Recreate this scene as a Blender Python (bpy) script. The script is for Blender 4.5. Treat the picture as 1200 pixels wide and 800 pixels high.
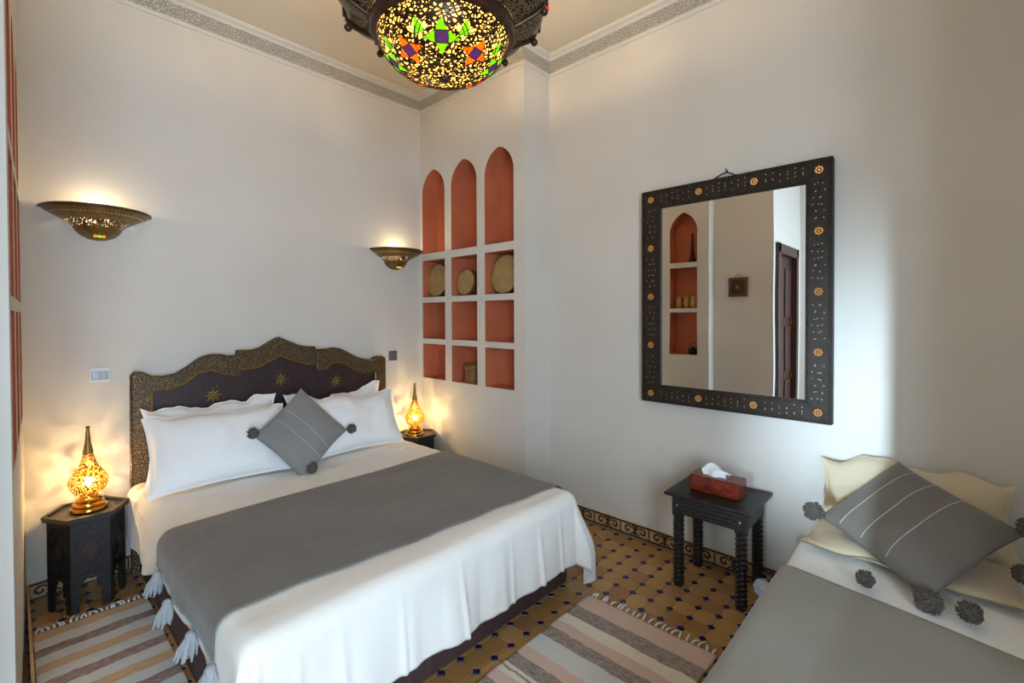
import bpy, bmesh, math, random
from mathutils import Vector, Matrix, noise
random.seed(7)
PI = math.pi
SC = bpy.context.scene
COL = SC.collection
for o in list(bpy.data.objects): bpy.data.objects.remove(o)

# ------------------------------------------------------------------ camera
cd = bpy.data.cameras.new('camera'); cam = bpy.data.objects.new('camera', cd); COL.objects.link(cam)
F2 = Vector((0.73038517, 0.68290873, -0.0131594)); R3 = Vector((0.68292613, -0.73047744, -0.00382193)); U3 = Vector((0.01222268, 0.00619542, 0.99990611))
cam.matrix_world = Matrix(((R3.x, U3.x, -F2.x, 0), (R3.y, U3.y, -F2.y, 0), (R3.z, U3.z, -F2.z, 1.5), (0, 0, 0, 1)))
cd.sensor_width = 36; cd.lens = 548.267 / 1200 * 36; cd.shift_y = -(400 - 375.723) / 1200; cd.clip_start = 0.02
SC.camera = cam
SC.view_settings.view_transform = 'Standard'; SC.view_settings.look = 'None'
SC.view_settings.gamma = 1; SC.view_settings.use_curve_mapping = False
SC.view_settings.exposure = 0.40
# ------------------------------------------------------------------ world
W = bpy.data.worlds.new('World'); SC.world = W; W.use_nodes = True
bg = W.node_tree.nodes['Background']; bg.inputs[0].default_value = (0.62, 0.78, 1.0, 1); bg.inputs[1].default_value = 1.2
# ------------------------------------------------------------------ lights
def area(name, loc, target, sx, sy, energy, col, spread=180):
    d = bpy.data.lights.new(name, 'AREA'); d.shape = 'RECTANGLE'; d.size = sx; d.size_y = sy
    d.energy = energy; d.color = col; d.spread = math.radians(spread)
    o = bpy.data.objects.new(name, d); COL.objects.link(o); o.location = loc
    o.rotation_euler = (Vector(target) - Vector(loc)).to_track_quat('-Z', 'Y').to_euler(); return o
def point(name, loc, energy, col, r=0.02, parent=None):
    d = bpy.data.lights.new(name, 'POINT'); d.energy = energy; d.color = col; d.shadow_soft_size = r
    o = bpy.data.objects.new(name, d); COL.objects.link(o)
    if parent: o.parent = parent; o.location = Vector(loc) - parent.location
    else: o.location = loc
    return o
BACK_WIN = (-1.15, 0.20, 0.25, 2.45)     # x0, x1, z0, z1 of the window in the back wall
SIDE_WIN = (0.428, 0.80, 0.45, 2.1)      # y0, y1, z0, z1 of the narrow window in the left wall
area('daylight_back_window', (-0.48, -1.56, 1.35), (0.1, 2.0, 1.0), 1.3, 2.1, 128, (0.60, 0.79, 1.0))
area('daylight_side_window', (-3.4, 0.53, 1.35), (2.85, 0.30, 1.05), 0.03, 1.1, 3.4, (0.58, 0.80, 1.0), 13)

# ------------------------------------------------------------------ materials
def s2l(c):
    return tuple((x / 12.92 if x <= 0.04045 else ((x + 0.055) / 1.055) ** 2.4) for x in c)
def rgb(r, g, b): return s2l((r / 255, g / 255, b / 255)) + (1,)
class Mat:
    def __init__(s, name):
        s.m = bpy.data.materials.new(name); s.m.use_nodes = True; s.nt = s.m.node_tree
        s.b = s.nt.nodes['Principled BSDF']; s.out = s.nt.nodes['Material Output']; s._tc = None
    def n(s, t, **k):
        nd = s.nt.nodes.new(t)
        for a, v in k.items():
            if a.startswith('_'): nd.inputs[int(a[1:])].default_value = v
            else: setattr(nd, a, v)
        return nd
    def l(s, a, b): s.nt.links.new(a, b)
    def co(s, scale=(1, 1, 1), rot=(0, 0, 0)):
        if not s._tc: s._tc = s.n('ShaderNodeTexCoord')
        mp = s.n('ShaderNodeMapping'); mp.inputs['Scale'].default_value = scale; mp.inputs['Rotation'].default_value = rot
        s.l(s._tc.outputs['Object'], mp.inputs['Vector']); return mp.outputs[0]
    def noise(s, scale, detail=3, rough=0.5, v=None):
        t = s.n('ShaderNodeTexNoise'); t.inputs['Scale'].default_value = scale; t.inputs['Detail'].default_value = detail; t.inputs['Roughness'].default_value = rough
        s.l(v or s.co(), t.inputs['Vector']); return t.outputs['Fac']
    def vor(s, scale, feat='DISTANCE_TO_EDGE', v=None):
        t = s.n('ShaderNodeTexVoronoi'); t.feature = feat; t.inputs['Scale'].default_value = scale
        s.l(v or s.co(), t.inputs['Vector']); return t.outputs[0]
    def ramp(s, fac, stops, interp='LINEAR'):
        r = s.n('ShaderNodeValToRGB'); r.color_ramp.interpolation = interp; e = r.color_ramp.elements
        while len(e) > 1: e.remove(e[-1])
        e[0].position, e[0].color = stops[0]
        for p, c in stops[1:]:
            x = e.new(p); x.color = c
        s.l(fac, r.inputs[0]); return r.outputs[0]
    def math(s, op, a, b=None, c=None):
        m = s.n('ShaderNodeMath', operation=op)
        for i, x in enumerate((a, b, c)):
            if x is None: continue
            if isinstance(x, (int, float)): m.inputs[i].default_value = x
            else: s.l(x, m.inputs[i])
        return m.outputs[0]
    def mix(s, fac, a, b):
        m = s.n('ShaderNodeMix', data_type='RGBA')
        for i, x in ((0, fac), (6, a), (7, b)):
            if isinstance(x, (int, float)): m.inputs[i].default_value = x
            elif isinstance(x, tuple): m.inputs[i].default_value = x
            else: s.l(x, m.inputs[i])
        return m.outputs[2]
    def bump(s, h, strength=0.3, dist=0.01):
        b = s.n('ShaderNodeBump'); b.inputs['Strength'].default_value = strength; b.inputs['Distance'].default_value = dist
        s.l(h, b.inputs['Height']); s.l(b.outputs[0], s.b.inputs['Normal']); return b
    def set(s, col=None, rough=None, metal=None, spec=None, **k):
        if col is not None:
            if isinstance(col, tuple): s.b.inputs['Base Color'].default_value = col
            else: s.l(col, s.b.inputs['Base Color'])
        if rough is not None: s.b.inputs['Roughness'].default_value = rough
        if metal is not None: s.b.inputs['Metallic'].default_value = metal
        if spec is not None: s.b.inputs['Specular IOR Level'].default_value = spec
        for a, v in k.items(): s.b.inputs[a.replace('_', ' ')].default_value = v
        return s
    def perforate(s, holes):
        "holes: socket 1 where the metal is cut through"
        t = s.n('ShaderNodeBsdfTransparent'); m = s.n('ShaderNodeMixShader')
        s.l(holes, m.inputs[0]); s.l(s.b.outputs[0], m.inputs[1]); s.l(t.outputs[0], m.inputs[2]); s.l(m.outputs[0], s.out.inputs[0])

def mottled(name, c1, c2, scale=3, rough=0.7, bscale=40, bstr=0.15, bdist=0.003, **k):
    M = Mat(name); f = M.noise(scale, 4); M.set(M.ramp(f, [(0.3, c1), (0.7, c2)]), rough)
    M.bump(M.noise(bscale, 4), bstr, bdist); M.set(**k); return M
plaster = mottled('plaster', rgb(204, 198, 187), rgb(214, 208, 198), 1.2, 0.75, 5, 0.35, 0.01)
ceilm = mottled('ceiling_plaster', rgb(224, 212, 190), rgb(228, 216, 196), 1.5, 0.8, 6, 0.2, 0.01)
terra = mottled('terracotta_paint', rgb(180, 98, 62), rgb(194, 110, 72), 4, 0.7, 12, 0.3, 0.005)
Mc = Mat('carved_plaster'); v = Mc.vor(58); Mc.set(Mc.ramp(v, [(0.02, rgb(176, 170, 157)), (0.16, rgb(204, 197, 185))]), 0.8); Mc.bump(Mc.ramp(v, [(0, (0, 0, 0, 1)), (0.2, (1, 1, 1, 1))]), 0.8, 0.01); carved = Mc
# floor
Mf = Mat('honey_tile'); oi = Mf.n('ShaderNodeObjectInfo')
base = Mf.ramp(oi.outputs['Random'], [(0, rgb(150, 112, 64)), (0.35, rgb(172, 130, 76)), (0.7, rgb(184, 144, 90)), (1, rgb(146, 104, 66))])
n1 = Mf.noise(9, 4); Mf.set(Mf.mix(Mf.ramp(n1, [(0.3, (0, 0, 0, 1)), (0.75, (0.45, 0.45, 0.45, 1))]), base, rgb(150, 104, 60)), 0.33); Mf.bump(Mf.noise(60, 3), 0.25, 0.002); honey = Mf
Mf2 = Mat('honey_tile_joined'); geo = Mf2.n('ShaderNodeNewGeometry')
Mf2.set(Mf2.ramp(geo.outputs['Random Per Island'], [(0, rgb(150, 112, 64)), (0.35, rgb(172, 130, 76)), (0.7, rgb(184, 144, 90)), (1, rgb(146, 104, 66))]), 0.33); honey2 = Mf2
navy = Mat('navy_glaze').set(rgb(26, 30, 84), 0.25)
grout = mottled('grout', rgb(146, 112, 70), rgb(160, 124, 80), 20, 0.9)
scrollblack = Mat('black_glaze').set(rgb(26, 20, 20), 0.3)
basetile = mottled('scroll_tile_honey', rgb(178, 140, 96), rgb(196, 158, 114), 8, 0.35)
# wood & metal
def wood(name, c1, c2, rough=0.45, sc=(2, 2, 14)):
    M = Mat(name); f = M.noise(6, 5, 0.6, M.co(sc)); M.set(M.ramp(f, [(0.3, c1), (0.7, c2)]), rough); M.bump(f, 0.25, 0.003); return M
blackwood = wood('black_carved_wood', rgb(20, 16, 15), rgb(38, 31, 29), 0.42)
headwood = wood('dark_headboard_wood', rgb(40, 24, 26), rgb(60, 36, 36), 0.42, (14, 2, 3))
brownbase = wood('brown_bed_base', rgb(62, 44, 44), rgb(80, 58, 56), 0.6, (6, 6, 1))
doorwood = wood('door_wood', rgb(46, 26, 20), rgb(74, 42, 32), 0.35)
redwood = Mat('burl_wood'); f = redwood.noise(14, 6, 0.65, redwood.co((1, 1, 2.0))); redwood.set(redwood.ramp(f, [(0.28, rgb(56, 16, 9)), (0.5, rgb(112, 38, 20)), (0.72, rgb(150, 62, 30))]), 0.25)
brass = mottled('brass', rgb(168, 118, 46), rgb(196, 146, 66), 20, 0.25, 60, 0.1, 0.001, metal=1.0)
oldbrass = mottled('aged_brass', rgb(120, 96, 52), rgb(150, 122, 70), 30, 0.4, 60, 0.15, 0.001, metal=0.8)
silver = Mat('silver_stud').set(rgb(200, 195, 180), 0.3, 0.9)
copper = Mat('copper_flower').set(rgb(222, 160, 88), 0.35, 0.7)
bronze = mottled('dark_bronze', rgb(60, 42, 30), rgb(88, 62, 44), 30, 0.35, 60, 0.3, 0.002, metal=0.6)
Mfb = Mat('filigree_band'); v = Mfb.vor(95); msk = Mfb.ramp(v, [(0.05, (0, 0, 0, 1)), (0.09, (1, 1, 1, 1))]); Mfb.set(Mfb.mix(msk, rgb(134, 108, 68), rgb(32, 24, 21)), 0.4, 0.35); Mfb.bump(msk, -0.5, 0.003); filig = Mfb
def perf(name, c, scale, lo, hi, metal=0.8, rough=0.35, sc=(1, 1, 1), warp=0):
    M = Mat(name); M.set(c, rough, metal); vv = M.co(sc)
    if warp:
        nt = M.n('ShaderNodeTexNoise'); nt.inputs['Scale'].default_value = scale * .45; nt.inputs['Detail'].default_value = 1; M.l(vv, nt.inputs['Vector'])
        vm = M.n('ShaderNodeVectorMath', operation='MULTIPLY_ADD'); M.l(nt.outputs['Color'], vm.inputs[0]); vm.inputs[1].default_value = (warp,) * 3; M.l(vv, vm.inputs[2]); vv = vm.outputs[0]
    v = M.vor(scale, v=vv); h = M.ramp(v, [(lo, (0, 0, 0, 1)), (hi, (1, 1, 1, 1))]); M.perforate(h); return M
lampshade = perf('pierced_brass', rgb(150, 112, 46), 100, 0.15, 0.19)
sconceperf = perf('pierced_dark_brass', rgb(110, 84, 48), 80, 0.24, 0.28, sc=(1, 1, 0.6))
bowlperf = perf('pierced_bronze', rgb(52, 34, 22), 62, 0.20, 0.24, 0.5, sc=(1, 1, 1.35), warp=.018)
crownperf = perf('pierced_crown_bronze', rgb(66, 48, 36), 60, 0.10, 0.13, 0.5)
skirtperf = Mat('filigree_bronze'); v = skirtperf.vor(70); mk = skirtperf.ramp(v, [(0.12, (0, 0, 0, 1)), (0.18, (1, 1, 1, 1))]); skirtperf.set(skirtperf.mix(mk, rgb(128, 108, 78), rgb(24, 17, 12)), 0.35, 0.6); skirtperf.bump(mk, -0.8, 0.006)
def glow_glass(name, col, thr=0.35, em=0.0):
    M = Mat(name); nt = M.nt; t = M.n('ShaderNodeBsdfTranslucent'); t.inputs[0].default_value = col; tr = M.n('ShaderNodeBsdfTransparent'); tr.inputs[0].default_value = col
    g = M.n('ShaderNodeBsdfGlossy'); g.inputs[1].default_value = 0.15
    m = M.n('ShaderNodeMixShader'); m.inputs[0].default_value = thr; M.l(t.outputs[0], m.inputs[1]); M.l(tr.outputs[0], m.inputs[2])
    m2 = M.n('ShaderNodeMixShader'); m2.inputs[0].default_value = 0.04; M.l(m.outputs[0], m2.inputs[1]); M.l(g.outputs[0], m2.inputs[2])
    M.l(m2.outputs[0], M.out.inputs[0]); return M
creamglass = glow_glass('cream_glass', rgb(184, 148, 76), 0.22)
greenglass = glow_glass('green_glass', rgb(64, 190, 16), 0.3)
orangeglass = glow_glass('orange_glass', rgb(255, 84, 12), 0.3)
blueglass = glow_glass('blue_glass', rgb(34, 26, 160), 0.3)
def emis(name, col, s):
    M = Mat(name); M.set((0, 0, 0, 1)); M.b.inputs['Emission Color'].default_value = col; M.b.inputs['Emission Strength'].default_value = s; return M
bulbm = Mat('lit_bulb')
_e = bulbm.n('ShaderNodeEmission'); _e.inputs[0].default_value = rgb(255, 206, 120); _e.inputs[1].default_value = 11
_t = bulbm.n('ShaderNodeBsdfTransparent'); _a = bulbm.n('ShaderNodeAddShader'); bulbm.l(_e.outputs[0], _a.inputs[0]); bulbm.l(_t.outputs[0], _a.inputs[1]); bulbm.l(_a.outputs[0], bulbm.out.inputs[0])
jewo = emis('emissive_orange_glass', rgb(255, 120, 20), 1.6); jewg = emis('emissive_green_glass', rgb(120, 230, 60), 1.3)  # jewel emission stands in for bulb light, since the sconce dome is opaque
# cloth
def cloth(name, c1, c2, weave=(260, 260, 260), rough=0.9, ws=0.25, big=3, sheen=0.2):
    M = Mat(name); f = M.noise(big, 4); w1 = M.noise(1, 2, 0.5, M.co(weave)); M.set(M.mix(0.35, M.ramp(f, [(0.3, c1), (0.7, c2)]), M.ramp(w1, [(0.35, c1), (0.65, c2)])), rough)
    M.bump(w1, ws, 0.0015); M.b.inputs['Sheen Weight'].default_value = sheen; M.set(spec=0.2); return M
white = cloth('white_cotton', rgb(232, 231, 228), rgb(240, 240, 238), ws=0.1)
ivory = cloth('ivory_cotton', rgb(200, 184, 154), rgb(212, 197, 168), ws=0.15)
sheetm = cloth('white_coverlet_cotton', rgb(230, 225, 216), rgb(238, 235, 228), ws=0.15)
grey = cloth('grey_weave', rgb(104, 99, 91), rgb(120, 114, 105), (180, 30, 180), ws=0.4)
grey2 = cloth('light_grey_weave', rgb(132, 127, 114), rgb(148, 143, 130), (200, 200, 200), ws=0.5)
greyc = cloth('grey_cushion_weave', rgb(122, 120, 118), rgb(138, 136, 132), (240, 240, 240), ws=0.3)
pomg = cloth('grey_wool', rgb(78, 72, 64), rgb(108, 100, 90), (120, 120, 120), ws=0.8)
palewool = cloth('pale_grey_wool', rgb(146, 148, 150), rgb(170, 172, 174), (120, 120, 120), ws=0.8)
stitchm = cloth('pale_stitching', rgb(170, 166, 158), rgb(180, 176, 166))
def rugmat(name, axis, stops):
    M = Mat(name); tc = M.co(); sx = M.n('ShaderNodeSeparateXYZ'); M.l(tc, sx.inputs[0])
    nz = M.noise(14, 3); pos = M.math('ADD', sx.outputs[axis], M.math('MULTIPLY', M.math('SUBTRACT', nz, 0.5), 0.022))
    col = M.ramp(M.math('MULTIPLY', pos, 1.0 / stops[-1][0]), [(a / stops[-1][0], c) for a, c in stops[:-1]], 'CONSTANT')
    fl = M.noise(1, 2, 0.6, M.co((40, 420, 40) if axis == 0 else (40, 420, 40), (0, 0, 0)) if axis == 1 else M.co((420, 40, 40)))
    M.set(M.mix(M.ramp(fl, [(0.38, (0, 0, 0, 1)), (0.62, (0.6, 0.6, 0.6, 1))]), col, rgb(206, 194, 182)), 0.95, spec=0.1); M.bump(fl, 0.7, 0.003); return M
pink, gryb, cream, bluew, tan, mauve = rgb(208, 174, 158), rgb(120, 104, 98), rgb(228, 218, 198), rgb(206, 210, 210), rgb(202, 160, 108), rgb(126, 94, 90)
RS = [(0, pink), (.11, gryb), (.2, cream), (.27, pink), (.33, gryb), (.40, bluew), (.51, pink), (.57, gryb), (.64, cream), (.66, gryb), (.67, cream), (.70, pink), (.76, gryb), (.83, bluew), (.9, pink), (.97, gryb), (1.04, cream), (1.12, pink), (1.2, gryb), (1.27, bluew), (1.40, cream)]
# a ramp holds 32 stops
rug_r = rugmat('striped_rug_pink', 0, RS)
LS = [(0, mauve), (.045, tan), (.125, bluew), (.205, mauve), (.27, bluew), (.34, tan), (.41, bluew), (.48, mauve), (.55, bluew), (.62, tan), (.69, bluew), (.76, mauve), (.83, bluew), (.9, tan), (.97, bluew), (1.05, mauve), (1.12, bluew), (1.2, tan), (1.27, bluew), (1.4, mauve)]
rug_l = rugmat('striped_rug_tan', 1, LS)
wht = Mat('white_plastic').set(rgb(222, 222, 220), 0.35)
chrome = Mat('chrome').set(rgb(150, 150, 150), 0.25, 1.0)
greyplastic = Mat('grey_plastic').set(rgb(110, 106, 104), 0.4, 0.3)
mirrorm = Mat('mirror_glass').set((0.93, 0.93, 0.92, 1), 0.0, 1.0); mirrorm.bump(mirrorm.noise(1.6, 1), 0.06, 0.02)
framem = mottled('dark_embossed_leather', rgb(38, 30, 24), rgb(54, 44, 34), 30, 0.55, 140, 0.5, 0.002, spec=0.22)
skin = mottled('drum_skin', rgb(150, 122, 72), rgb(176, 146, 92), 12, 0.6)
rimw = wood('drum_rim_wood', rgb(90, 54, 24), rgb(120, 76, 36), 0.5)
basketm = mottled('woven_cane', rgb(108, 76, 36), rgb(140, 102, 52), 40, 0.7, 120, 0.6, 0.003)
clay = mottled('glazed_yellow_clay', rgb(170, 132, 54), rgb(190, 150, 70), 12, 0.4)
blackm = Mat('black_metal').set(rgb(20, 18, 18), 0.35, 0.3)
tissuem = Mat('tissue_paper').set(rgb(235, 238, 240), 0.9); tissuem.b.inputs['Subsurface Weight'].default_value = 0.0
ropem = Mat('dark_cord').set(rgb(50, 42, 36), 0.8)

# ------------------------------------------------------------------ mesh building
class MB:
    def __init__(s): s.v = []; s.f = []; s.mi = []; s.cur = 0
    def add(s, vs, fs):
        k = len(s.v); s.v += [tuple(v) for v in vs]
        for f in fs: s.f.append(tuple(k + i for i in f)); s.mi.append(s.cur)
    def box(s, x0, x1, y0, y1, z0, z1, M=None):
        vs = [Vector((x, y, z)) for x in (x0, x1) for y in (y0, y1) for z in (z0, z1)]
        if M: vs = [M @ v for v in vs]
        s.add(vs, [(0, 1, 3, 2), (4, 6, 7, 5), (0, 4, 5, 1), (2, 3, 7, 6), (0, 2, 6, 4), (1, 5, 7, 3)]); return s
    def prism(s, pts, o, u, v, n):
        "2-d outline pts swept along n (o + u*a + v*b)"
        o, u, v, n = map(Vector, (o, u, v, n)); k = len(pts)
        a = [o + u * p[0] + v * p[1] for p in pts]; b = [p + n for p in a]
        s.add(a + b, [tuple(range(k)), tuple(range(2 * k - 1, k - 1, -1))] + [(i, (i + 1) % k, k + (i + 1) % k, k + i) for i in range(k)]); return s
    def tube(s, path, r, seg=8, closed=False, cap=True):
        P = [Vector(p) for p in path]; n = len(P); rr = r if isinstance(r, (list, tuple)) else [r] * n
        vs = []; up = Vector((0, 0, 1)); prev = None
        for i in range(n):
            a = P[(i - 1) % n] if (closed or i > 0) else P[i]; b = P[(i + 1) % n] if (closed or i < n - 1) else P[i]
            t = (b - a).normalized()
            if prev is None:
                x = t.cross(up); x = x if x.length > 1e-3 else t.cross(Vector((1, 0, 0)))
            else: x = prev - t * prev.dot(t)
            x.normalize(); prev = x; y = t.cross(x)
            vs += [P[i] + (x * math.cos(2 * PI * k / seg) + y * math.sin(2 * PI * k / seg)) * rr[i] for k in range(seg)]
        fs = [(i * seg + k, i * seg + (k + 1) % seg, ((i + 1) % n) * seg + (k + 1) % seg, ((i + 1) % n) * seg + k) for i in range(n if closed else n - 1) for k in range(seg)]
        if not closed and cap: fs += [tuple(range(seg - 1, -1, -1)), tuple((n - 1) * seg + k for k in range(seg))]
        s.add(vs, fs); return s
    def lathe(s, prof, c=(0, 0, 0), seg=32, a0=0, a1=2 * PI, fn=None):
        full = abs(a1 - a0 - 2 * PI) < 1e-6; n = seg if full else seg + 1; vs = []
        for (r, z) in prof:
            for k in range(n):
                a = a0 + (a1 - a0) * k / seg; q = fn(r, z, a) if fn else (r, z)
                vs.append((c[0] + q[0] * math.cos(a), c[1] + q[0] * math.sin(a), c[2] + q[1]))
        fs = [(i * n + k, i * n + (k + 1) % n, (i + 1) * n + (k + 1) % n, (i + 1) * n + k) for i in range(len(prof) - 1) for k in range(seg if full else seg)]
        s.add(vs, fs); return s
    def ball(s, c, r, seg=10, rings=6, sq=(1, 1, 1), nz=0, fr=30):
        vs = [];
        for i in range(rings + 1):
            t = PI * i / rings
            for k in range(seg):
                a = 2 * PI * k / seg; d = Vector((math.sin(t) * math.cos(a), math.sin(t) * math.sin(a), math.cos(t)))
                q = r * (1 + (nz * noise.noise(d * 2.2 + Vector(c) * fr) if nz else 0) + (random.uniform(-nz, nz) * 0.5 if nz and 0 < i < rings else 0))
                vs.append((c[0] + d.x * q * sq[0], c[1] + d.y * q * sq[1], c[2] + d.z * q * sq[2]))
        s.add(vs, [(i * seg + k, i * seg + (k + 1) % seg, (i + 1) * seg + (k + 1) % seg, (i + 1) * seg + k) for i in range(rings) for k in range(seg)]); return s
    def grid(s, fn, nu, nv):
        s.add([fn(i / nu, j / nv) for j in range(nv + 1) for i in range(nu + 1)],
              [(j * (nu + 1) + i, j * (nu + 1) + i + 1, (j + 1) * (nu + 1) + i + 1, (j + 1) * (nu + 1) + i) for j in range(nv) for i in range(nu)]); return s
    def make(s, name, mats, parent=None, smooth=False, bevel=0, solid=0, fix=True, offset=None, ang=40):
        me = bpy.data.meshes.new(name); off = Vector(offset) if offset is not None else (Vector(parent_world(parent)) if parent else Vector((0, 0, 0)))
        me.from_pydata([tuple(Vector(v) - off) for v in s.v], [], s.f)
        for m in (mats if isinstance(mats, (list, tuple)) else [mats]): me.materials.append(m.m)
        me.polygons.foreach_set('material_index', s.mi)
        bm = bmesh.new(); bm.from_mesh(me); bmesh.ops.remove_doubles(bm, verts=bm.verts, dist=1e-6)
        if fix: bmesh.ops.recalc_face_normals(bm, faces=bm.faces)
        bm.to_mesh(me); bm.free(); me.update()
        o = bpy.data.objects.new(name, me); COL.objects.link(o)
        if parent: o.parent = parent
        elif offset is not None: o.location = off
        if smooth:
            for p in me.polygons: p.use_smooth = True
            if smooth != 'all':
                me.set_sharp_from_angle(angle=math.radians(ang))
        if bevel:
            b = o.modifiers.new('bevel', 'BEVEL'); b.width = bevel; b.segments = 2; b.limit_method = 'ANGLE'; b.angle_limit = math.radians(40)
        if solid:
            b = o.modifiers.new('solid', 'SOLIDIFY'); b.thickness = solid; b.offset = 1
        return o
def parent_world(p):
    v = Vector((0, 0, 0))
    while p: v = v + p.location; p = p.parent
    return v
def thing(name, label, cat, loc, group=None):
    o = bpy.data.objects.new(name, None); COL.objects.link(o); o.location = loc; o.empty_display_size = 0.1
    return tag(o, label, cat, group)
def tag(o, label, cat, group=None, kind=None):
    o['label'] = label; o['category'] = cat
    if group: o['group'] = group
    if kind: o['kind'] = kind
    return o
def struct(o): o['kind'] = 'structure'; return o
def child_copy(o, parent, loc=None, rot=None, first=False):
    c = o if first else o.copy()
    if not first: COL.objects.link(c)
    c.parent = parent
    if loc is not None: c.location = loc
    if rot is not None: c.rotation_euler = rot
    return c
def copy_tree(o, parent=None):
    c = o.copy(); COL.objects.link(c); c.parent = parent
    for ch in [x for x in bpy.data.objects if x.parent == o]: copy_tree(ch, c)
    return c

# ------------------------------------------------------------------ setting
XN, XM, YB, YR, ZC, ZT = 2.561, 2.854, 3.53, 2.269, 3.342, 3.472
YL, XLR, YD, XFL, YBK = 2.08, -0.15, 1.43, -1.4, -1.3
def XL(y): return 0.035 - (YB - y) * 0.0276
struct(MB().box(XFL - 0.2, XM + 0.2, YBK - 0.3, YB + 0.2, ZT, ZT + 0.15).make('ceiling', ceilm))
struct(MB().box(-0.4, XM + 0.2, YB, YB + 0.2, -0.05, ZT).make('wall_headboard', plaster))
struct(MB().box(XM, XM + 0.2, YBK - 0.3, YB, -0.05, ZT).make('wall_right', plaster))
struct(MB().box(-0.4, XLR, YD + 0.12, YL, -0.05, ZT).make('wall_left', plaster))
# wall with the door (faces the camera side), opening for the door
DX0, DX1, DZ = -1.12, -0.26, 2.24
w = MB(); w.box(XFL - 0.2, DX0, YD, YD + 0.12, -.05, ZT); w.box(DX1, XLR, YD, YD + 0.12, -.05, ZT); w.box(DX0, DX1, YD, YD + 0.12, DZ, ZT)
struct(w.make('wall_doorway', plaster))
def wall_open(name, axis, c0, c1, a0, a1, win):
    w0, w1, z0, z1 = win; w = MB()
    def bx(p0, p1, q0, q1):
        if axis == 'x': w.box(c0, c1, p0, p1, q0, q1)
        else: w.box(p0, p1, c0, c1, q0, q1)
    bx(a0, w0, -.05, ZT); bx(w1, a1, -.05, ZT); bx(w0, w1, -.05, z0); bx(w0, w1, z1, ZT)
    return struct(w.make(name, plaster))
wall_open('wall_back', 'y', YBK - 0.2, YBK, XFL - 0.2, XM, BACK_WIN)
wall_open('wall_far_left', 'x', XFL - 0.2, XFL, YBK, YD, SIDE_WIN)
struct(MB().box(1.2, XM, YBK, -0.6, -.05, ZT).make('wall_added_shade_pier', plaster))  # unseen pier, added to keep back-window daylight off the near right wall
# window frames (behind the camera)
x0, x1, z0, z1 = BACK_WIN; wf = MB(); yy = YBK - 0.12
wf.box(x0, x0 + .05, yy, yy + .05, z0, z1).box(x1 - .05, x1, yy, yy + .05, z0, z1).box(x0, x1, yy, yy + .05, z0, z0 + .05).box(x0, x1, yy, yy + .05, z1 - .05, z1).box((x0 + x1) / 2 - .03, (x0 + x1) / 2 + .03, yy, yy + .05, z0, z1)
struct(wf.make('window_1', doorwood))
y0, y1, z0, z1 = SIDE_WIN; wf = MB(); xx = XFL - 0.15
wf.box(xx, xx + .04, y1 - .03, y1, z0, z1).box(xx, xx + .04, y0, y1, z0, z0 + .03).box(xx, xx + .04, y0, y1, z1 - .03, z1)
struct(wf.make('window_2', doorwood))

def arch_pts(u0, u1, spring, apex, n=10):
    "right spring -> apex -> left spring, pointed"
    hw = (u1 - u0) / 2; H = apex - spring; R = (hw * hw + H * H) / (2 * hw); cx = u1 - R; out = []
    amax = math.atan2(H, (u0 + u1) / 2 - cx)
    for i in range(n + 1):
        a = amax * i / n; out.append((cx + R * math.cos(a), spring + R * math.sin(a)))
    return out + [(u0 + u1 - p[0], p[1]) for p in reversed(out[:-1])]
def niche_block(name, fn, u_near, u_far, cols, spring, apex, rows, depth, back):
    "fn(u, w, z) -> world. rows: list of (z0,z1) from the top; the first is under the arch"
    m = MB(); edges = [u_near] + [e for c in sorted(cols) for e in c] + [u_far]
    def quad(m, a, b, c, d): m.add([fn(*a), fn(*b), fn(*c), fn(*d)], [(0, 1, 2, 3)])
    for i in range(0, len(edges), 2): quad(m, (edges[i], 0, 0), (edges[i + 1], 0, 0), (edges[i + 1], 0, ZT), (edges[i], 0, ZT))
    for (a, b) in cols:
        zs = [0] + [z for r in reversed(rows) for z in r]
        for i in range(0, len(zs) - 1, 2): quad(m, (a, 0, zs[i]), (b, 0, zs[i]), (b, 0, zs[i + 1]), (a, 0, zs[i + 1]))
        ar = arch_pts(a, b, spring, apex); k = len(ar) // 2
        right, left = ar[:k + 1], ar[k:]
        for half, uu in ((right, b), (left, a)):
            pts = [(uu, ZT), ((a + b) / 2, ZT)] + (list(reversed(half)) if uu == b else half)
            m.add([fn(p[0], 0, p[1]) for p in pts], [tuple(range(len(pts)))])
    quad(m, (u_near, 0, 0), (u_near, back, 0), (u_near, back, ZT), (u_near, 0, ZT))
    quad(m, (u_near, back, 0), (u_far, back, 0), (u_far, back, ZT), (u_near, back, ZT))
    quad(m, (u_far, back, 0), (u_far, 0, 0), (u_far, 0, ZT), (u_far, back, ZT))
    W = struct(m.make(name, plaster))
    for (a, b) in cols:
        for ri, (z0, z1) in enumerate(rows):
            l = MB()
            if ri == 0: out = [(a, z0), (b, z0)] + arch_pts(a, b, spring, apex)
            else: out = [(a, z0), (b, z0), (b, z1), (a, z1)]
            n = len(out); fr = [fn(p[0], 0.0, p[1]) for p in out]; bk = [fn(p[0], depth, p[1]) for p in out]
            l.add(fr + bk, [(i, (i + 1) % n, n + (i + 1) % n, n + i) for i in range(n)] + [tuple(range(n, 2 * n))])
            l.make('niche_lining', terra, W)
    return W
rowsR = [(2.05, 2.6), (1.66, 1.988), (1.288, 1.611), (0.932, 1.241)]
niche_block('wall_niche_right', lambda u, w, z: (XN + w, u, z), YR, YB, [(2.373, 2.686), (2.778, 3.098), (3.186, 3.505)], 2.585, 2.786, rowsR, 0.17, XM - XN)
rowsL = [(2.13, 2.6), (1.57, 2.07), (1.0, 1.52)]
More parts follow.
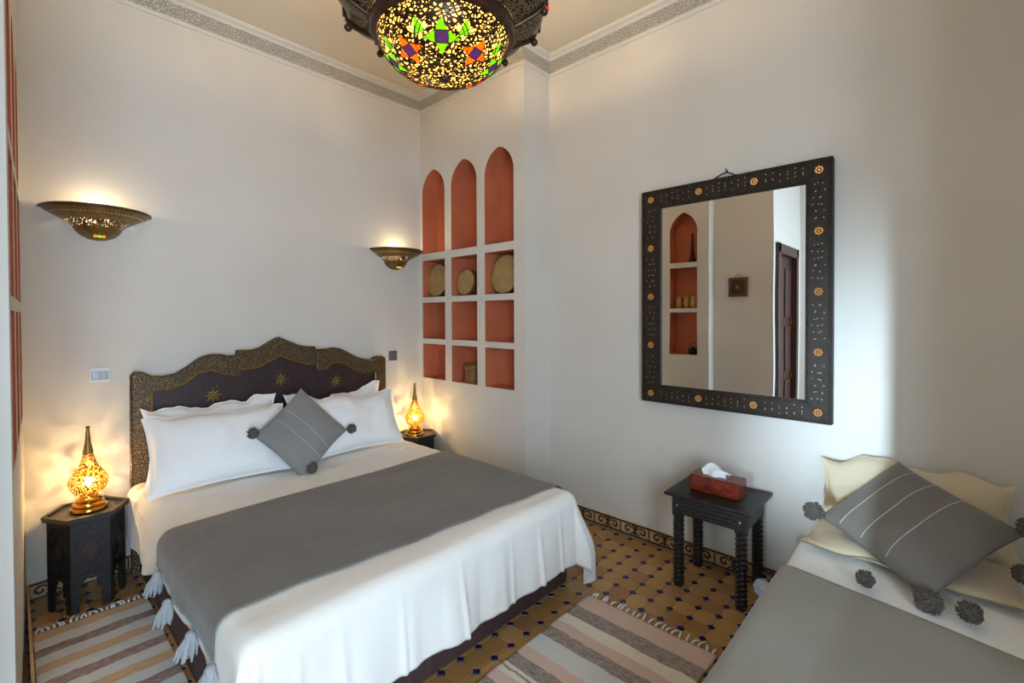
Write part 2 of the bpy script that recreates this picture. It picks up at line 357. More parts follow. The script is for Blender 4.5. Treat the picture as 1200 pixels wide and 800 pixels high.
niche_block('wall_niche_left', lambda u, w, z: (XL(u) - w, u, z), YL, YB, [(2.217, 2.552), (2.655, 2.99), (3.09, 3.42)], 2.50, 2.74, rowsL, 0.17, 0.36)

# cornice, carved band and mouldings, mitred along the wall line
def offset_path(path, d):
    out = []
    for i, p in enumerate(path):
        p = Vector(p); ns = []
        for a, b in ((i - 1, i), (i, i + 1)):
            if a < 0 or b >= len(path): continue
            t = (Vector(path[b]) - Vector(path[a])).normalized(); ns.append(Vector((t.y, -t.x)))
        if len(ns) == 1: out.append(p + ns[0] * d)
        else:
            m = (ns[0] + ns[1]); out.append(p + m * (d / (m.length_squared / 2)))
    return out
cpath = [(XFL, YBK), (XFL, YD), (XLR, YD), (XLR, YL), (XL(YL), YL), (XL(YB), YB), (XN, YB), (XN, YR), (XM, YR), (XM, YBK), (XFL, YBK)]
cprof = [(0, ZC - .026), (.010, ZC - .022), (.012, ZC - .004), (.018, ZC), (.018, ZC + .086), (.026, ZC + .088), (.030, ZC + .1), (.05, ZC + .112), (.055, ZC + .13), (0, ZC + .13)]
pl = [offset_path(cpath, d) for d, z in cprof]
names = 0
for s in range(len(cpath) - 1):
    m = MB(); vs = []
    for k, (d, z) in enumerate(cprof): vs += [(pl[k][s].x, pl[k][s].y, z), (pl[k][s + 1].x, pl[k][s + 1].y, z)]
    n = len(cprof)
    for k in range(n - 1):
        m.cur = 1 if k == 3 else 0
        m.add([vs[2 * k], vs[2 * k + 1], vs[2 * k + 3], vs[2 * k + 2]], [(0, 1, 2, 3)])
    names += 1; struct(m.make('trim_%d' % names, [plaster, carved], fix=False))

# floor: bed of grout, octagonal honey tiles, navy cabochons
floor = struct(MB().box(XFL - 0.2, XM, YBK - 0.2, YB, -0.05, -0.007).make('floor', grout))
PX, PY, OX, OY = 0.1060, 0.1033, 2.167, 1.445
cc, g = 0.0205, 0.0009
def octa(cx, cy):
    hx, hy = PX / 2 - g, PY / 2 - g; c = cc
    ring = [(hx, -hy + c), (hx, hy - c), (hx - c, hy), (-hx + c, hy), (-hx, hy - c), (-hx, -hy + c), (-hx + c, -hy), (hx - c, -hy)]
    return [(cx + a, cy + b) for a, b in ring]
def dia(cx, cy):
    r = cc - 2 * g; return [(cx + r, cy), (cx, cy + r), (cx - r, cy), (cx, cy - r)]
def slab(m, ring, z, b=0.0022):
    n = len(ring); cx = sum(p[0] for p in ring) / n; cy = sum(p[1] for p in ring) / n
    top = [(cx + (p[0] - cx) * (1 - b / 0.04), cy + (p[1] - cy) * (1 - b / 0.04), z) for p in ring]
    mid = [(p[0], p[1], z - 0.0015) for p in ring]; low = [(p[0], p[1], -0.0075) for p in ring]
    m.add(top + mid + low, [tuple(range(n))] + [(i, (i + 1) % n, n + (i + 1) % n, n + i) for i in range(n)] + [(n + i, n + (i + 1) % n, 2 * n + (i + 1) % n, 2 * n + i) for i in range(n)])
def vis(x, y):
    d = Vector((x, y, -1.5)); z = d.dot(F2)
    if z < 0.2: return 0
    u = 600 + 548.267 * d.dot(R3) / z; v = 375.7 - 548.267 * d.dot(U3) / z
    if u < -10 or u > 1215 or v > 812: return 0
    if y < 0.45: return 0                       # under the daybed
    if 1.25 > y > 0.82 and x < 1.95: return 0
    if x < 1.9 and 0.75 < y < 1.38: return 0    # under the rug
    if x < 0.46 and y < 3.12: return 0
    if 0.55 < x < 2.1 and y > 1.66: return 0
    return 1.0 / z
def inroom(x, y):
    if 0.6 < x < 2.02 and y > 1.75: return False
    if y > YD and x < XLR: return False
    if y > YL - .05 and x < 0.03: return False
    if y > YR - .05 and x > XN: return False
    return XFL < x < XM - .03 and YBK < y < YB
tiles = []; cabs = []
for i in range(-36, 9):
    for j in range(-28, 22):
        x, y = OX + i * PX, OY + j * PY
        cabs.append((vis(x, y), x, y)) if inroom(x, y) else None
        x, y = x + PX / 2, y + PY / 2
        tiles.append((vis(x, y), x, y)) if inroom(x, y) else None
for lst, shape, nm, mm, mj in ((tiles, octa, 'tile', honey, honey2), (cabs, dia, 'cabochon', navy, navy)):
    lst.sort(reverse=True); m = MB(); slab(m, shape(0, 0), 0.0); proto = m.make(nm, mm, floor)
    first = True; rest = MB()
    for k, (s, x, y) in enumerate(lst):
        if k < 295 and s > 0: child_copy(proto, floor, (x, y, random.uniform(-.0006, .0006)), (random.uniform(-.004, .004), random.uniform(-.004, .004), 0), first); first = False
        else: slab(rest, shape(x, y), random.uniform(-.0006, .0006))
    r = rest.make(nm, mj, floor); r['kind'] = 'stuff'

# baseboard: scroll tiles
def scroll_tile(L, H=0.091, T=0.010):
    m = MB(); m.box(0.001, L - 0.001, 0, T, 0, H); m.cur = 1
    for z0, z1 in ((0.002, 0.012), (H - 0.012, H - 0.002)): m.box(0.001, L - 0.001, T, T + .0015, z0, z1)
    def ribbon(pts, w):
        n = len(pts); vs = []
        for i in range(n):
            a = Vector(pts[max(0, i - 1)]); b = Vector(pts[min(n - 1, i + 1)]); t = (b - a).normalized(); nn = Vector((-t.y, t.x)) * (w * (0.5 + 0.5 * math.sin(PI * (0.15 + 0.75 * i / (n - 1)))))
            p = Vector(pts[i]); vs += [(p.x + nn.x, T + .0016, p.y + nn.y), (p.x - nn.x, T + .0016, p.y - nn.y)]
        m.add(vs, [(2 * i, 2 * i + 1, 2 * i + 3, 2 * i + 2) for i in range(n - 1)])
    zc = H / 2; R = 0.0275
    for c, s in ((L * 0.25, 1), (L * 0.75, -1)):
        ribbon([(c + s * (R * (1 - .075 * t)) * math.cos(t * .6 + .6) * 1.1, zc + R * (1 - .075 * t) * math.sin(t * .6 + .6)) for t in range(0, 12)], 0.0062)
        ribbon([(c + s * (R * .95 + .002), zc + .014), (c + s * (R * 1.25), zc + .03), (c + s * (R * 1.6), zc + .026), (c + s * (R * 1.7), zc + .012), (c + s * (R * 1.45), zc + .004), (c + s * R * 1.3, zc + .012)], 0.0052)
        ribbon([(c + s * (R * .7), zc - .028), (c + s * (R * 1.2), zc - .022), (c + s * (R * 1.6), zc - .006), (c + s * (R * 1.75), zc - .03)], 0.0052)
    ribbon([(L / 2, zc - .03), (L / 2 + .004, zc - .012), (L / 2, zc), (L / 2 - .004, zc + .012), (L / 2, zc + .03)], 0.0055)
    ribbon([(0.0045, zc - .033), (0.0045, zc), (0.0045, zc + .033)], 0.004)
    return m
def baseboard(name, x, y, ang, length):
    root = bpy.data.objects.new(name, None); COL.objects.link(root); root.location = (x, y, 0); root.rotation_euler = (0, 0, ang); struct(root)
    n = max(1, round(length / 0.2085)); L = length / n
    m = scroll_tile(L); o = None
    for k in range(n):
        if o is None: o = m.make('tile', [basetile, scrollblack], None, fix=False); o.parent = root; c = o
        else: c = child_copy(o, root)
        c.location = (k * L, 0, 0)
baseboard('baseboard_right', XM, YBK, PI / 2, YR - YBK)
baseboard('baseboard_headboard', XN, YB, PI, XN - 0.035)
baseboard('baseboard_niche', XN, YR, PI / 2, YB - YR - 0.012)
baseboard('baseboard_niche_left', XL(YB) , YB - .012, -PI / 2 , YB - YL - 0.03)

# door seen in the mirror
dr = bpy.data.objects.new('door_1', None); COL.objects.link(dr); dr.location = ((DX0 + DX1) / 2, YD, 0); struct(dr)
m = MB()
for a, b, z0, z1 in ((DX0 - .04, DX0 + .06, 0, DZ + .05), (DX1 - .06, DX1 + .04, 0, DZ + .05), (DX0 - .04, DX1 + .04, DZ - .06, DZ + .05)): m.box(a, b, YD - .035, YD + .1, z0, z1)
m.make('door_frame', doorwood, dr, bevel=.006)
for a, b in ((DX0 + .06, (DX0 + DX1) / 2 - .003), ((DX0 + DX1) / 2 + .003, DX1 - .06)):
    m = MB().box(a, b, YD + .03, YD + .07, 0.005, DZ - .06)
    lf = m.make('door_leaf', doorwood, dr, bevel=.003)
    for z0, z1 in ((.12, .7), (.8, 1.35), (1.45, 2.05)):
        MB().box(a + .05, b - .05, YD + .016, YD + .03, z0, z1).make('door_panel', doorwood, lf, bevel=.01)
    for z in (.75, 1.4): MB().box(b - .05 if a > -.7 else a + .02, b - .02 if a > -.7 else a + .05, YD + .012, YD + .03, z - .04, z + .04).make('hinge', brass, lf, bevel=.003)

# ------------------------------------------------------------------ ceiling lantern
LC = Vector((1.203, 1.495, 0)); ZR = 2.615
L = thing('ceiling_lantern', 'large pierced bronze ceiling lantern with star-patterned coloured glass bowl', 'ceiling lamp', (LC.x, LC.y, 2.44))
RB = 0.262
def bowl(th, rr=RB):   # th 0 at rim .. pi/2 at bottom
    return (rr * math.cos(th), -0.172 * math.sin(th) * rr / RB)
STARS = []
gs = MB().lathe([bowl(PI / 2 * i / 14, RB - .008) if i < 14 else (0.002, -.167) for i in range(15)], (LC.x, LC.y, ZR + .002), 48).make('glass_liner', creamglass, L, smooth='all')
m = MB().lathe([(.256, -.006), (.262, -.018), (.282, -.012), (.29, .002), (.292, .016), (.284, .03), (.27, .034), (.258, .02), (.256, -.006)], (LC.x, LC.y, ZR), 64); m.make('rim_ring', bronze, L, smooth=True)
m = MB()
for k in range(80):
    a = 2 * PI * k / 80; m.ball((LC.x + .297 * math.cos(a), LC.y + .297 * math.sin(a), ZR + .022), .0062, 6, 4)
m.make('beaded_ring', oldbrass, L, smooth=True)
MB().ball((LC.x, LC.y, ZR - .172), .022, 12, 6, (1, 1, .5)).make('bottom_boss', bronze, L, smooth='all')
def onbowl(az, th, off=.0025):
    r, z = bowl(th, RB + off); return Vector((LC.x + r * math.cos(az), LC.y + r * math.sin(az), ZR + z))
def pane(pts, az0, th0, mt, nm, parent):
    "pts in metres tangent (east, down)"
    r0, _ = bowl(th0); C = onbowl(az0, th0); o = []
    for lay in (.003, .0005):
        for (e, d) in pts:
            th = th0 + d / 0.235; r, _ = bowl(th); az = az0 + e / max(r, .03); o.append(onbowl(az, th, lay))
    n = len(pts); mm = MB(); mm.add(o, [tuple(range(n))] + [(i, (i + 1) % n, n + (i + 1) % n, n + i) for i in range(n)])
    # lead outline
    ob = mm.make(nm, mt, parent); return ob, o[:n]
def star(az, th, mt, S=1.0):
    q = .024 * S; t = .072 * S; STARS.append((az, th, q, t)); cen = [(-q, -q), (q, -q), (q, q), (-q, q)]
    lead = MB()
    ob, o = pane([(-q, -q), (q, -q), (q, q), (-q, q)], az, th, blueglass, 'centre_pane', L); lead.tube(o, .0022, 5, True)
    for k in range(4):
        ca, sa = math.cos(k * PI / 2), math.sin(k * PI / 2)
        P = [(-q, -q), (0, -t), (q, -q)]
        P2 = [(x * ca - y * sa, x * sa + y * ca) for x, y in P]
        ob, o = pane(P2, az, th, mt, 'star_pane', L); lead.tube(o, .0022, 5, True)
    lead.make('lead_line', bronze, L, smooth=True)
camaz = math.atan2(-LC.y, -LC.x)
for k in range(8):
    star(camaz - .04 + k * PI / 4, 0.72 if k % 2 == 0 else .84, greenglass if k % 2 == 0 else orangeglass, 1.0 if k % 2 == 0 else .9)
    a2 = camaz - .04 + (k + .5) * PI / 4
    STARS.append((a2, .55, .016, .046)); ob, o = pane([(-.022, .024), (0, -.048), (.024, .016)], a2, .56, greenglass, 'small_pane', L); MB().tube(o, .002, 5, True).make('lead_line', bronze, L)
arcs = MB()
for k in range(8):
    a0 = camaz - .04 + k * PI / 4; t0 = .72 if k % 2 == 0 else .84
    for rad in (.088, .104):
        ring_ = []
        for i in range(36):
            e, d = rad * math.cos(2 * PI * i / 36), rad * math.sin(2 * PI * i / 36); th = t0 + d / .235
            if .03 < th < 1.45: ring_.append(onbowl(a0 + e / max(bowl(th)[0], .03), th, .0008))
            elif len(ring_) > 1: arcs.tube(ring_, .0019, 4); ring_ = []
            else: ring_ = []
        if len(ring_) > 1: arcs.tube(ring_, .0019, 4)
arcs.make('scroll_wires', bronze, L)
def in_star(az, th):
    r, _ = bowl(th)
    for (a0, t0, q, t) in STARS:
        e = ((az - a0 + PI) % (2 * PI) - PI) * r; d = (th - t0) * .235; e, d = abs(e), abs(d)
        if max(e, d) < q or (min(e, d) <= q * (t - max(e, d)) / (t - q)): return True
    return False
m = MB(); NA, NT = 288, 60
for j in range(NT + 1):
    for i in range(NA):
        r, z = bowl(PI / 2 * j / NT if j < NT else 1.565); m.v.append((LC.x + r * math.cos(2 * PI * i / NA), LC.y + r * math.sin(2 * PI * i / NA), ZR + z))
for j in range(NT):
    for i in range(NA):
        if in_star(2 * PI * (i + .5) / NA, PI / 2 * (j + .5) / NT): continue
        m.f.append((j * NA + i, j * NA + (i + 1) % NA, (j + 1) * NA + (i + 1) % NA, (j + 1) * NA + i)); m.mi.append(0)
m.make('pierced_bowl', bowlperf, L, smooth='all')
# lobed crown: 12 lobes
NL = 12
def crown(r, z, a):
    lob = abs(math.cos(a * NL / 2)); t = (r - .285) / .115; t = max(0, min(1, t))
    return (r + .018 * t * lob, z - .014 * lob * math.sin(PI * min(1, t)))
cp = [(.287, .03), (.31, .048), (.34, .066), (.37, .082), (.392, .102), (.4, .13), (.402, .2), (.4, .33), (.38, .36), (.30, .41), (.2, .46), (.12, .50), (.06, .53)]
MB().lathe(cp[:6], (LC.x, LC.y, ZR), 96, fn=crown).make('filigree_skirt', skirtperf, L, smooth=True)
MB().lathe(cp[5:], (LC.x, LC.y, ZR), 96, fn=crown).make('pierced_crown', crownperf, L, smooth=True)
for k in range(NL):
    a = camaz + 2 * PI * (k + .5) / NL
    pts = [(LC.x + r * math.cos(a), LC.y + r * math.sin(a), ZR + z) for r, z in ((.288, .018), (.315, .03), (.345, .046), (.375, .062), (.40, .084), (.412, .112), (.41, .2), (.41, .32))]
    MB().tube(pts, [.009, .008, .008, .008, .008, .009, .007, .006], 8).make('rib', bronze, L, smooth=True)
    b = 1.0
    MB().ball((LC.x + .405 * math.cos(a), LC.y + .405 * math.sin(a), ZR + .068), .016, 10, 7).tube([(LC.x + .405 * math.cos(a), LC.y + .405 * math.sin(a), ZR + .075), (LC.x + .405 * math.cos(a), LC.y + .405 * math.sin(a), ZR + .1)], .007, 6).make('knob', bronze, L, smooth=True)
    # arch moulding on each lobe with a red jewel
    a2 = camaz + 2 * PI * k / NL; pt = []
    for i in range(13):
        t = i / 12; aa = a2 + (t - .5) * 2 * PI / NL * .86; zz = .085 + .17 * math.sin(PI * t) ** .7; rr = .404 + .018 * abs(math.cos(aa * NL / 2))
        pt.append((LC.x + rr * math.cos(aa), LC.y + rr * math.sin(aa), ZR + zz + .02))
    MB().tube(pt, .006, 6).make('arch_moulding', bronze, L, smooth=True)
    MB().ball((LC.x + .422 * math.cos(a2), LC.y + .422 * math.sin(a2), ZR + .15), .012, 8, 6, (1, 1, 1.6)).make('jewel', Mat_red if 'Mat_red' in globals() else orangeglass, L, smooth='all')
m = MB()
for k in range(96):
    a = 2 * PI * k / 96; m.ball((LC.x + .315 * math.cos(a), LC.y + .315 * math.sin(a), ZR + .042 - .0), .0045, 5, 4)
m.make('beaded_ring', oldbrass, L)
MB().lathe([(.0, 0), (.06, 0), (.065, .012), (.0, .012)], (LC.x, LC.y, ZR + .53), 20).make('ceiling_rose', bronze, L, smooth=True)
bl = MB().ball((LC.x - .02, LC.y - .02, ZR - .045), .02, 12, 8, (1, 1, 1.7)).make('bulb', bulbm, L, smooth='all')
point('lantern_light', (LC.x, LC.y, ZR + .12), 62, (1.0, 0.72, 0.40), 0.09, L)
L.scale = (1.184, 1.184, 1.184); L.location = (1.425, 1.771, 2.619)

# ------------------------------------------------------------------ wall sconces
def sconce(cx, zr, R, label):
    S = thing('wall_sconce', label, 'wall lamp', (cx, YB, zr - .17)); c = (cx, YB, zr); A = (PI, 2 * PI)
    MB().lathe([(R, .004), (R + .006, 0), (R + .006, -.006), (R, -.01)], c, 36, *A).make('rim', bronze, S, smooth=True, solid=.002)
    MB().lathe([(R, -.004), (R * .93, -.02), (R * .75, -.045), (R * .64, -.06)], c, 36, *A).make('upper_bowl', oldbrass, S, smooth='all')
    MB().lathe([(R * .64, -.06), (R * .54, -.076), (R * .46, -.092)], c, 36, *A).make('pierced_band', sconceperf, S, smooth='all')
    MB().lathe([(R * .46, -.092), (R * .42, -.115), (R * .32, -.14), (R * .17, -.158), (.002, -.164)], c, 36, *A).make('lower_dome', oldbrass, S, smooth='all')
    m = MB()
    for k in range(40):
        a = PI + PI * (k + .5) / 40; rr = R * .86; m.ball((cx + rr * math.cos(a), YB + rr * math.sin(a), zr - .030), .0042, 5, 4)
    m.make('stud_row', silver, S)
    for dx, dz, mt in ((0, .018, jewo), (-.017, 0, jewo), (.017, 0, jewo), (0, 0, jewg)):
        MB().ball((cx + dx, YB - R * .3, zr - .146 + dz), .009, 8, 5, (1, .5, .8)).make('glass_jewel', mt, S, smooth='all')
    MB().ball((cx, YB - .07, zr - .03), .018, 10, 8, (1, 1, 1.5)).make('bulb', bulbm, S, smooth='all')
    MB().tube([(cx, YB - .002, zr - .07), (cx, YB - .07, zr - .075), (cx, YB - .07, zr - .05)], .007, 6).make('lamp_holder', bronze, S, smooth=True)
    point('sconce_light', (cx, YB - .085, zr + .0), 1.3, (1.0, 0.82, 0.52), 0.02, S)
    return S
sconce(.34, 2.09, .235, 'half-bowl brass wall sconce left of the bed, nearest the left wall')
sconce(2.283, 2.055, .235, 'half-bowl brass wall sconce in the corner beside the arched niches')

# ------------------------------------------------------------------ bed
HBO = [(.461, 0), (.469, 1.150), (.486, 1.172), (.521, 1.165), (.561, 1.139), (.622, 1.133), (.684, 1.142), (.749, 1.182), (.79, 1.215), (.829, 1.239), (.871, 1.249), (.927, 1.245), (.967, 1.233), (1.026, 1.234), (1.027, 1.267), (1.106, 1.263), (1.169, 1.276), (1.234, 1.316), (1.287, 1.345), (1.334, 1.32), (1.422, 1.28), (1.485, 1.267), (1.545, 1.263), (1.55, 1.243), (1.626, 1.241), (1.685, 1.248), (1.745, 1.235), (1.828, 1.19), (1.88, 1.16), (1.935, 1.143), (2.024, 1.131), (2.059, 1.155), (2.105, 1.158), (2.136, 1.139), (2.138, 0)]
HBI = [(.565, 0), (.566, 1.049), (.658, 1.05), (.735, 1.083), (.801, 1.139), (.87, 1.151), (.969, 1.106), (1.035, 1.1), (1.043, 1.138), (1.136, 1.141), (1.232, 1.185), (1.299, 1.216), (1.368, 1.175), (1.47, 1.142), (1.548, 1.134), (1.558, 1.099), (1.625, 1.094), (1.664, 1.134), (1.744, 1.134), (1.848, 1.07), (1.92, 1.035), (2.046, 1.028), (2.05, 0)]
B = thing('double_bed', 'double bed with scalloped dark headboard and brown base, under white bedding', 'bed', (1.3, 2.5, 0))
hb = MB().prism(HBO, (0, 3.475, 0), (1, 0, 0), (0, 0, 1), (0, .045, 0)).make('headboard', headwood, B)
band = MB()
N = 140
def resamp(P, n):
    d = [0]
    for a, b in zip(P, P[1:]): d.append(d[-1] + math.dist(a, b))
    out = []
    for i in range(n + 1):
        s = d[-1] * i / n; k = 0
        while k < len(d) - 2 and d[k + 1] < s: k += 1
        t = (s - d[k]) / max(1e-9, d[k + 1] - d[k]); out.append((P[k][0] + (P[k + 1][0] - P[k][0]) * t, P[k][1] + (P[k + 1][1] - P[k][1]) * t))
    return out
ring = HBO + HBI[::-1]
band.prism(ring, (0, 3.458, 0), (1, 0, 0), (0, 0, 1), (0, .017, 0)).make('carved_border', filig, hb)
MB().tube([(x, 3.457, z) for x, z in HBI], .006, 6).make('inner_beading', oldbrass, hb, smooth=True)
MB().tube([(x, 3.462, z) for x, z in HBO], .007, 6).make('edge_beading', filig, hb, smooth=True)
for xx, z0, z1 in ((1.0, 1.115, 1.225), (1.585, 1.105, 1.235)):
    MB().box(xx - .028, xx + .028, 3.447, 3.458, z0 - .015, z1 - .008).make('carved_block', filig, hb, bevel=.004)
for (sx, sz) in ((.882, .986), (1.303, 1.047), (1.709, .99)):
    m = MB(); pts = []
    for k in range(16):
        a = PI / 8 * k; r = .052 if k % 2 == 0 else .022; pts.append((r * math.cos(a), r * math.sin(a)))
    m.prism(pts, (sx, 3.469, sz), (1, 0, 0), (0, 0, 1), (0, .006, 0)); m.make('star_inlay', oldbrass, hb, bevel=.001)
    m = MB()
    for k in range(8):
        a = PI / 4 * k + PI / 8; m.ball((sx + .06 * math.cos(a), 3.473, sz + .06 * math.sin(a)), .006, 6, 4)
    m.ball((sx, 3.468, sz), .012, 8, 5); m.make('star_studs', oldbrass, hb)
MB().box(.495, 2.115, 1.562, 3.47, 0, .21).make('bed_base', brownbase, B, bevel=.006)
MB().box(.475, 2.10, 1.53, 3.465, .21, .505).make('mattress', white, B, bevel=.03)

BX0, BX1, BY0, BY1, BZ, BR = .44, 2.135, 1.488, 3.44, .525, .065
def smooth01(t): t = max(0, min(1, t)); return t * t * (3 - 2 * t)
def drape(a, b, off=0.0):
    xi0, xi1, yi0 = BX0 + BR, BX1 - BR, BY0 + BR
    ca, cb = max(xi0, min(xi1, a)), max(yi0, b); dx, dy = a - ca, b - cb; d = math.hypot(dx, dy)
    zt = BZ + off + .007 * noise.noise(Vector((a * 2.2, b * 2.2, 1))) + .004 * noise.noise(Vector((a * 2 + 5, b * 11, 4)))
    if d < 1e-6: return Vector((a, b, zt))
    nx, ny = dx / d, dy / d; arc = BR * PI / 2
    if d < arc: o = BR * math.sin(d / BR); dn = BR * (1 - math.cos(d / BR))
    else: o = BR; dn = BR + d - arc
    corner = abs(nx * ny) * 2
    peri = (ca + cb) * 1.0 + math.atan2(ny, nx) * .35
    f = smooth01(dn / .38)
    fold = .5 + .5 * math.sin(peri * 21 + 2.5 * noise.noise(Vector((peri * 2, 0, 0)))); fold2 = .5 + .5 * noise.noise(Vector((peri * 5, dn * 2, 3)))
    crease = max(0, noise.noise(Vector((peri * 3.3, 0, 8))) - .12) ** .8
    rg = sum(math.exp(-((ca - q - .03 * dn) / w_) ** 2) * h_ for q, w_, h_ in ((.60, .014, .016), (.74, .02, .02), (.98, .012, .014), (1.02, .03, .012), (1.27, .013, .02), (1.52, .03, .014), (1.58, .012, .010), (1.78, .014, .016), (1.95, .012, .018))) if dy < 0 else 0
    out = o + off + f * (rg + .004 + .030 * fold ** 2 * fold2 + .085 * crease + .085 * corner) + corner * f * .045 * math.sin(math.atan2(ny, nx) * 9)
    return Vector((ca + nx * out, cb + ny * out, max(.012, zt - dn)))
def sheet(u, v):
    # lengths of the overhang change along the edges
    b = 1.488 - .365 + (BY1 - 1.488 + .365) * v
    lo = .30 + .06 * math.sin(b * 3.1) - (.10 if 2.5 < b < 2.75 else 0)
    hl = .25 - .10 * smooth01((2.9 - b) / .35) + .22 * smooth01((1.86 - b) / .3) + .012 * math.sin(b * 8)
    a = BX0 - hl + (BX1 + .38 - BX0 + hl) * u
    if b < BY0: b = BY0 + (b - BY0) * (.905 + .05 * u + .06 * smooth01((u - .8) / .2) + .012 * math.sin(a * 9))
    return drape(a, b)
sh = MB().grid(sheet, 300, 190).make('coverlet', sheetm, None, smooth='all', offset=(1.3, 2.3, .5), fix=False)
tag(sh, 'large white cotton coverlet draped over the double bed to near the floor', 'coverlet')
sh.modifiers.new('solid', 'SOLIDIFY').thickness = .003
RN = thing('bed_runner', 'wide dark grey woven runner laid across the double bed', 'blanket', (1.25, 2.1, .53))
def runner(u, v):
    a = BX0 - .115 + (BX1 + .25 - BX0 + .115) * u
    y0 = 1.715 - .10 * (a - .44) / 1.7; y1 = 2.575 + .035 * (a - .44) / 1.7
    if u == 0 or True: y0 += .004 * math.sin(a * 20)
    return drape(a, y0 + (y1 - y0) * v, .010)
rn = MB().grid(runner, 150, 70).make('runner_cloth', grey, RN, smooth='all', fix=False); rn.modifiers.new('solid', 'SOLIDIFY').thickness = .004
def tassel(top, length, r, mt, parent, name='tassel', lean=(0, 0)):
    m = MB(); top = Vector(top)
    m.ball(top + Vector((0, 0, -.012)), r * .5, 8, 6, (1, 1, 1), .15)
    n = 26
    for k in range(n):
        a = 2 * PI * k / n + random.uniform(-.1, .1); q = r * random.uniform(.3, 1.0)
        p0 = top + Vector((math.cos(a) * r * .3, math.sin(a) * r * .3, -.015)); p1 = top + Vector((math.cos(a) * q * .8 + lean[0] * .5, math.sin(a) * q * .8 + lean[1] * .5, -length * .55)); p2 = top + Vector((math.cos(a) * q + lean[0], math.sin(a) * q + lean[1], -length * random.uniform(.9, 1.05)))
        m.tube([p0, p1, p2], [.005, .0065, .003], 5)
    return m.make(name, mt, parent, smooth=True)
for y in (2.50, 2.22, 1.94, 1.70):
    p = drape(BX0 - .115, y, .012); p.x -= .012; tassel(p, .088, .034, palewool, RN, lean=(-.015, 0))

# pillows
def pillow_mesh(m, C, U, V, w, h, t, flange=0.0, seed=0, pull=.05, wr=.006, nu=36, nv=26, sag=0, wav=0):
    C, U, V = Vector(C), Vector(U).normalized(), Vector(V); V = (V - U * V.dot(U)).normalized(); Nn = U.cross(V)
    for side in (1, -1):
        def fn(i, j):
            u, v = i * 2 - 1, j * 2 - 1
            u = math.sin(u * PI / 2) if True else u; v = math.sin(v * PI / 2)
            fu, fv = max(0, 1 - abs(u / (1 - flange)) ** 2.4) if abs(u) < 1 - flange else 0, max(0, 1 - abs(v / (1 - flange * 1.4)) ** 2.4) if abs(v) < 1 - flange * 1.4 else 0
            th = t / 2 * (fu * fv) ** .5
            x = u * w / 2 * (1 - pull * (1 - v * v) * abs(u)); y = v * h / 2 * (1 - pull * 1.3 * (1 - u * u) * abs(v)) - sag * (1 - u * u) * max(0, v)
            y += wav * (noise.noise(Vector((x * 5 + seed, 0, 1))) + .4 * noise.noise(Vector((x * 14 + seed, 0, 5)))) * max(0, v)
            nz = noise.noise(Vector((x * 5 + seed, y * 5, side))) * wr * 1.8 + noise.noise(Vector((x * 16 + seed, y * 9, side * 3))) * wr * .6
            if wr > .01: nz += wr * .9 * max(0, 1 - abs(noise.noise(Vector((x * 3.1 + y * 1.5 + seed, y * 4, 2)))) * 9)
            edge = noise.noise(Vector((x * 6 + seed, y * 6, 7))) * wr * 2.2
            return C + U * x + V * y + Nn * (side * (th + .0015) + edge * (1 - (fu * fv) ** .3) + nz * (fu * fv) ** .4)
        m.grid(fn, nu, nv)
    return m
def pillow(name, label, C, U, V, w, h, t, mt, group=None, **k):
    o = pillow_mesh(MB(), C, U, V, w, h, t, **k).make(name, mt, None, smooth='all', offset=C)
    return tag(o, label, 'pillow', group)
pillow('pillow', 'white pillow at the left of the bed, mostly hidden behind the front left pillow', (.87, 3.36, .745), (1, 0.0, 0), (0, .22, 1), .74, .46, .15, white, 'white bed pillows', flange=.04, seed=3, wr=.018, wav=.06, pull=.09)
pillow('pillow', 'white pillow propped in front on the left side of the bed', (.845, 3.145, .728), (1, -.05, -.0), (0, .46, 1), .74, .44, .22, white, 'white bed pillows', flange=.03, seed=9, wr=.014, wav=.035, pull=.07)
pillow('pillow', 'white pillow with a raised corner behind the front right pillow of the bed', (1.68, 3.36, .74), (1, 0.0, .03), (0, .22, 1), .76, .45, .15, white, 'white bed pillows', flange=.04, seed=14, sag=.03, wr=.018, wav=.06, pull=.09)
pillow('pillow', 'white pillow propped in front on the right side of the bed', (1.68, 3.145, .725), (1, -.02, 0), (0, .46, 1), .74, .43, .22, white, 'white bed pillows', flange=.03, seed=21, wr=.014, wav=.035, pull=.09)
def pompom(c, r, mt, parent, name='pompom'):
    m = MB(); c = Vector(c); m.ball(c, r * .8, 12, 8, (1, 1, 1), .12)
    for k in range(230):
        d = Vector((random.gauss(0, 1), random.gauss(0, 1), random.gauss(0, 1))).normalized(); s = d.orthogonal().normalized() * r * .10; t2 = d.cross(s)
        p = c + d * r * .7; q = c + d * r * random.uniform(.95, 1.12)
        m.add([p + s, p - s * .5 + t2 * .8, p - s * .5 - t2 * .8, q + s * .7, q - s * .4 + t2 * .6, q - s * .4 - t2 * .6], [(0, 1, 4, 3), (1, 2, 5, 4), (2, 0, 3, 5), (3, 4, 5)])
    return m.make(name, mt, parent)
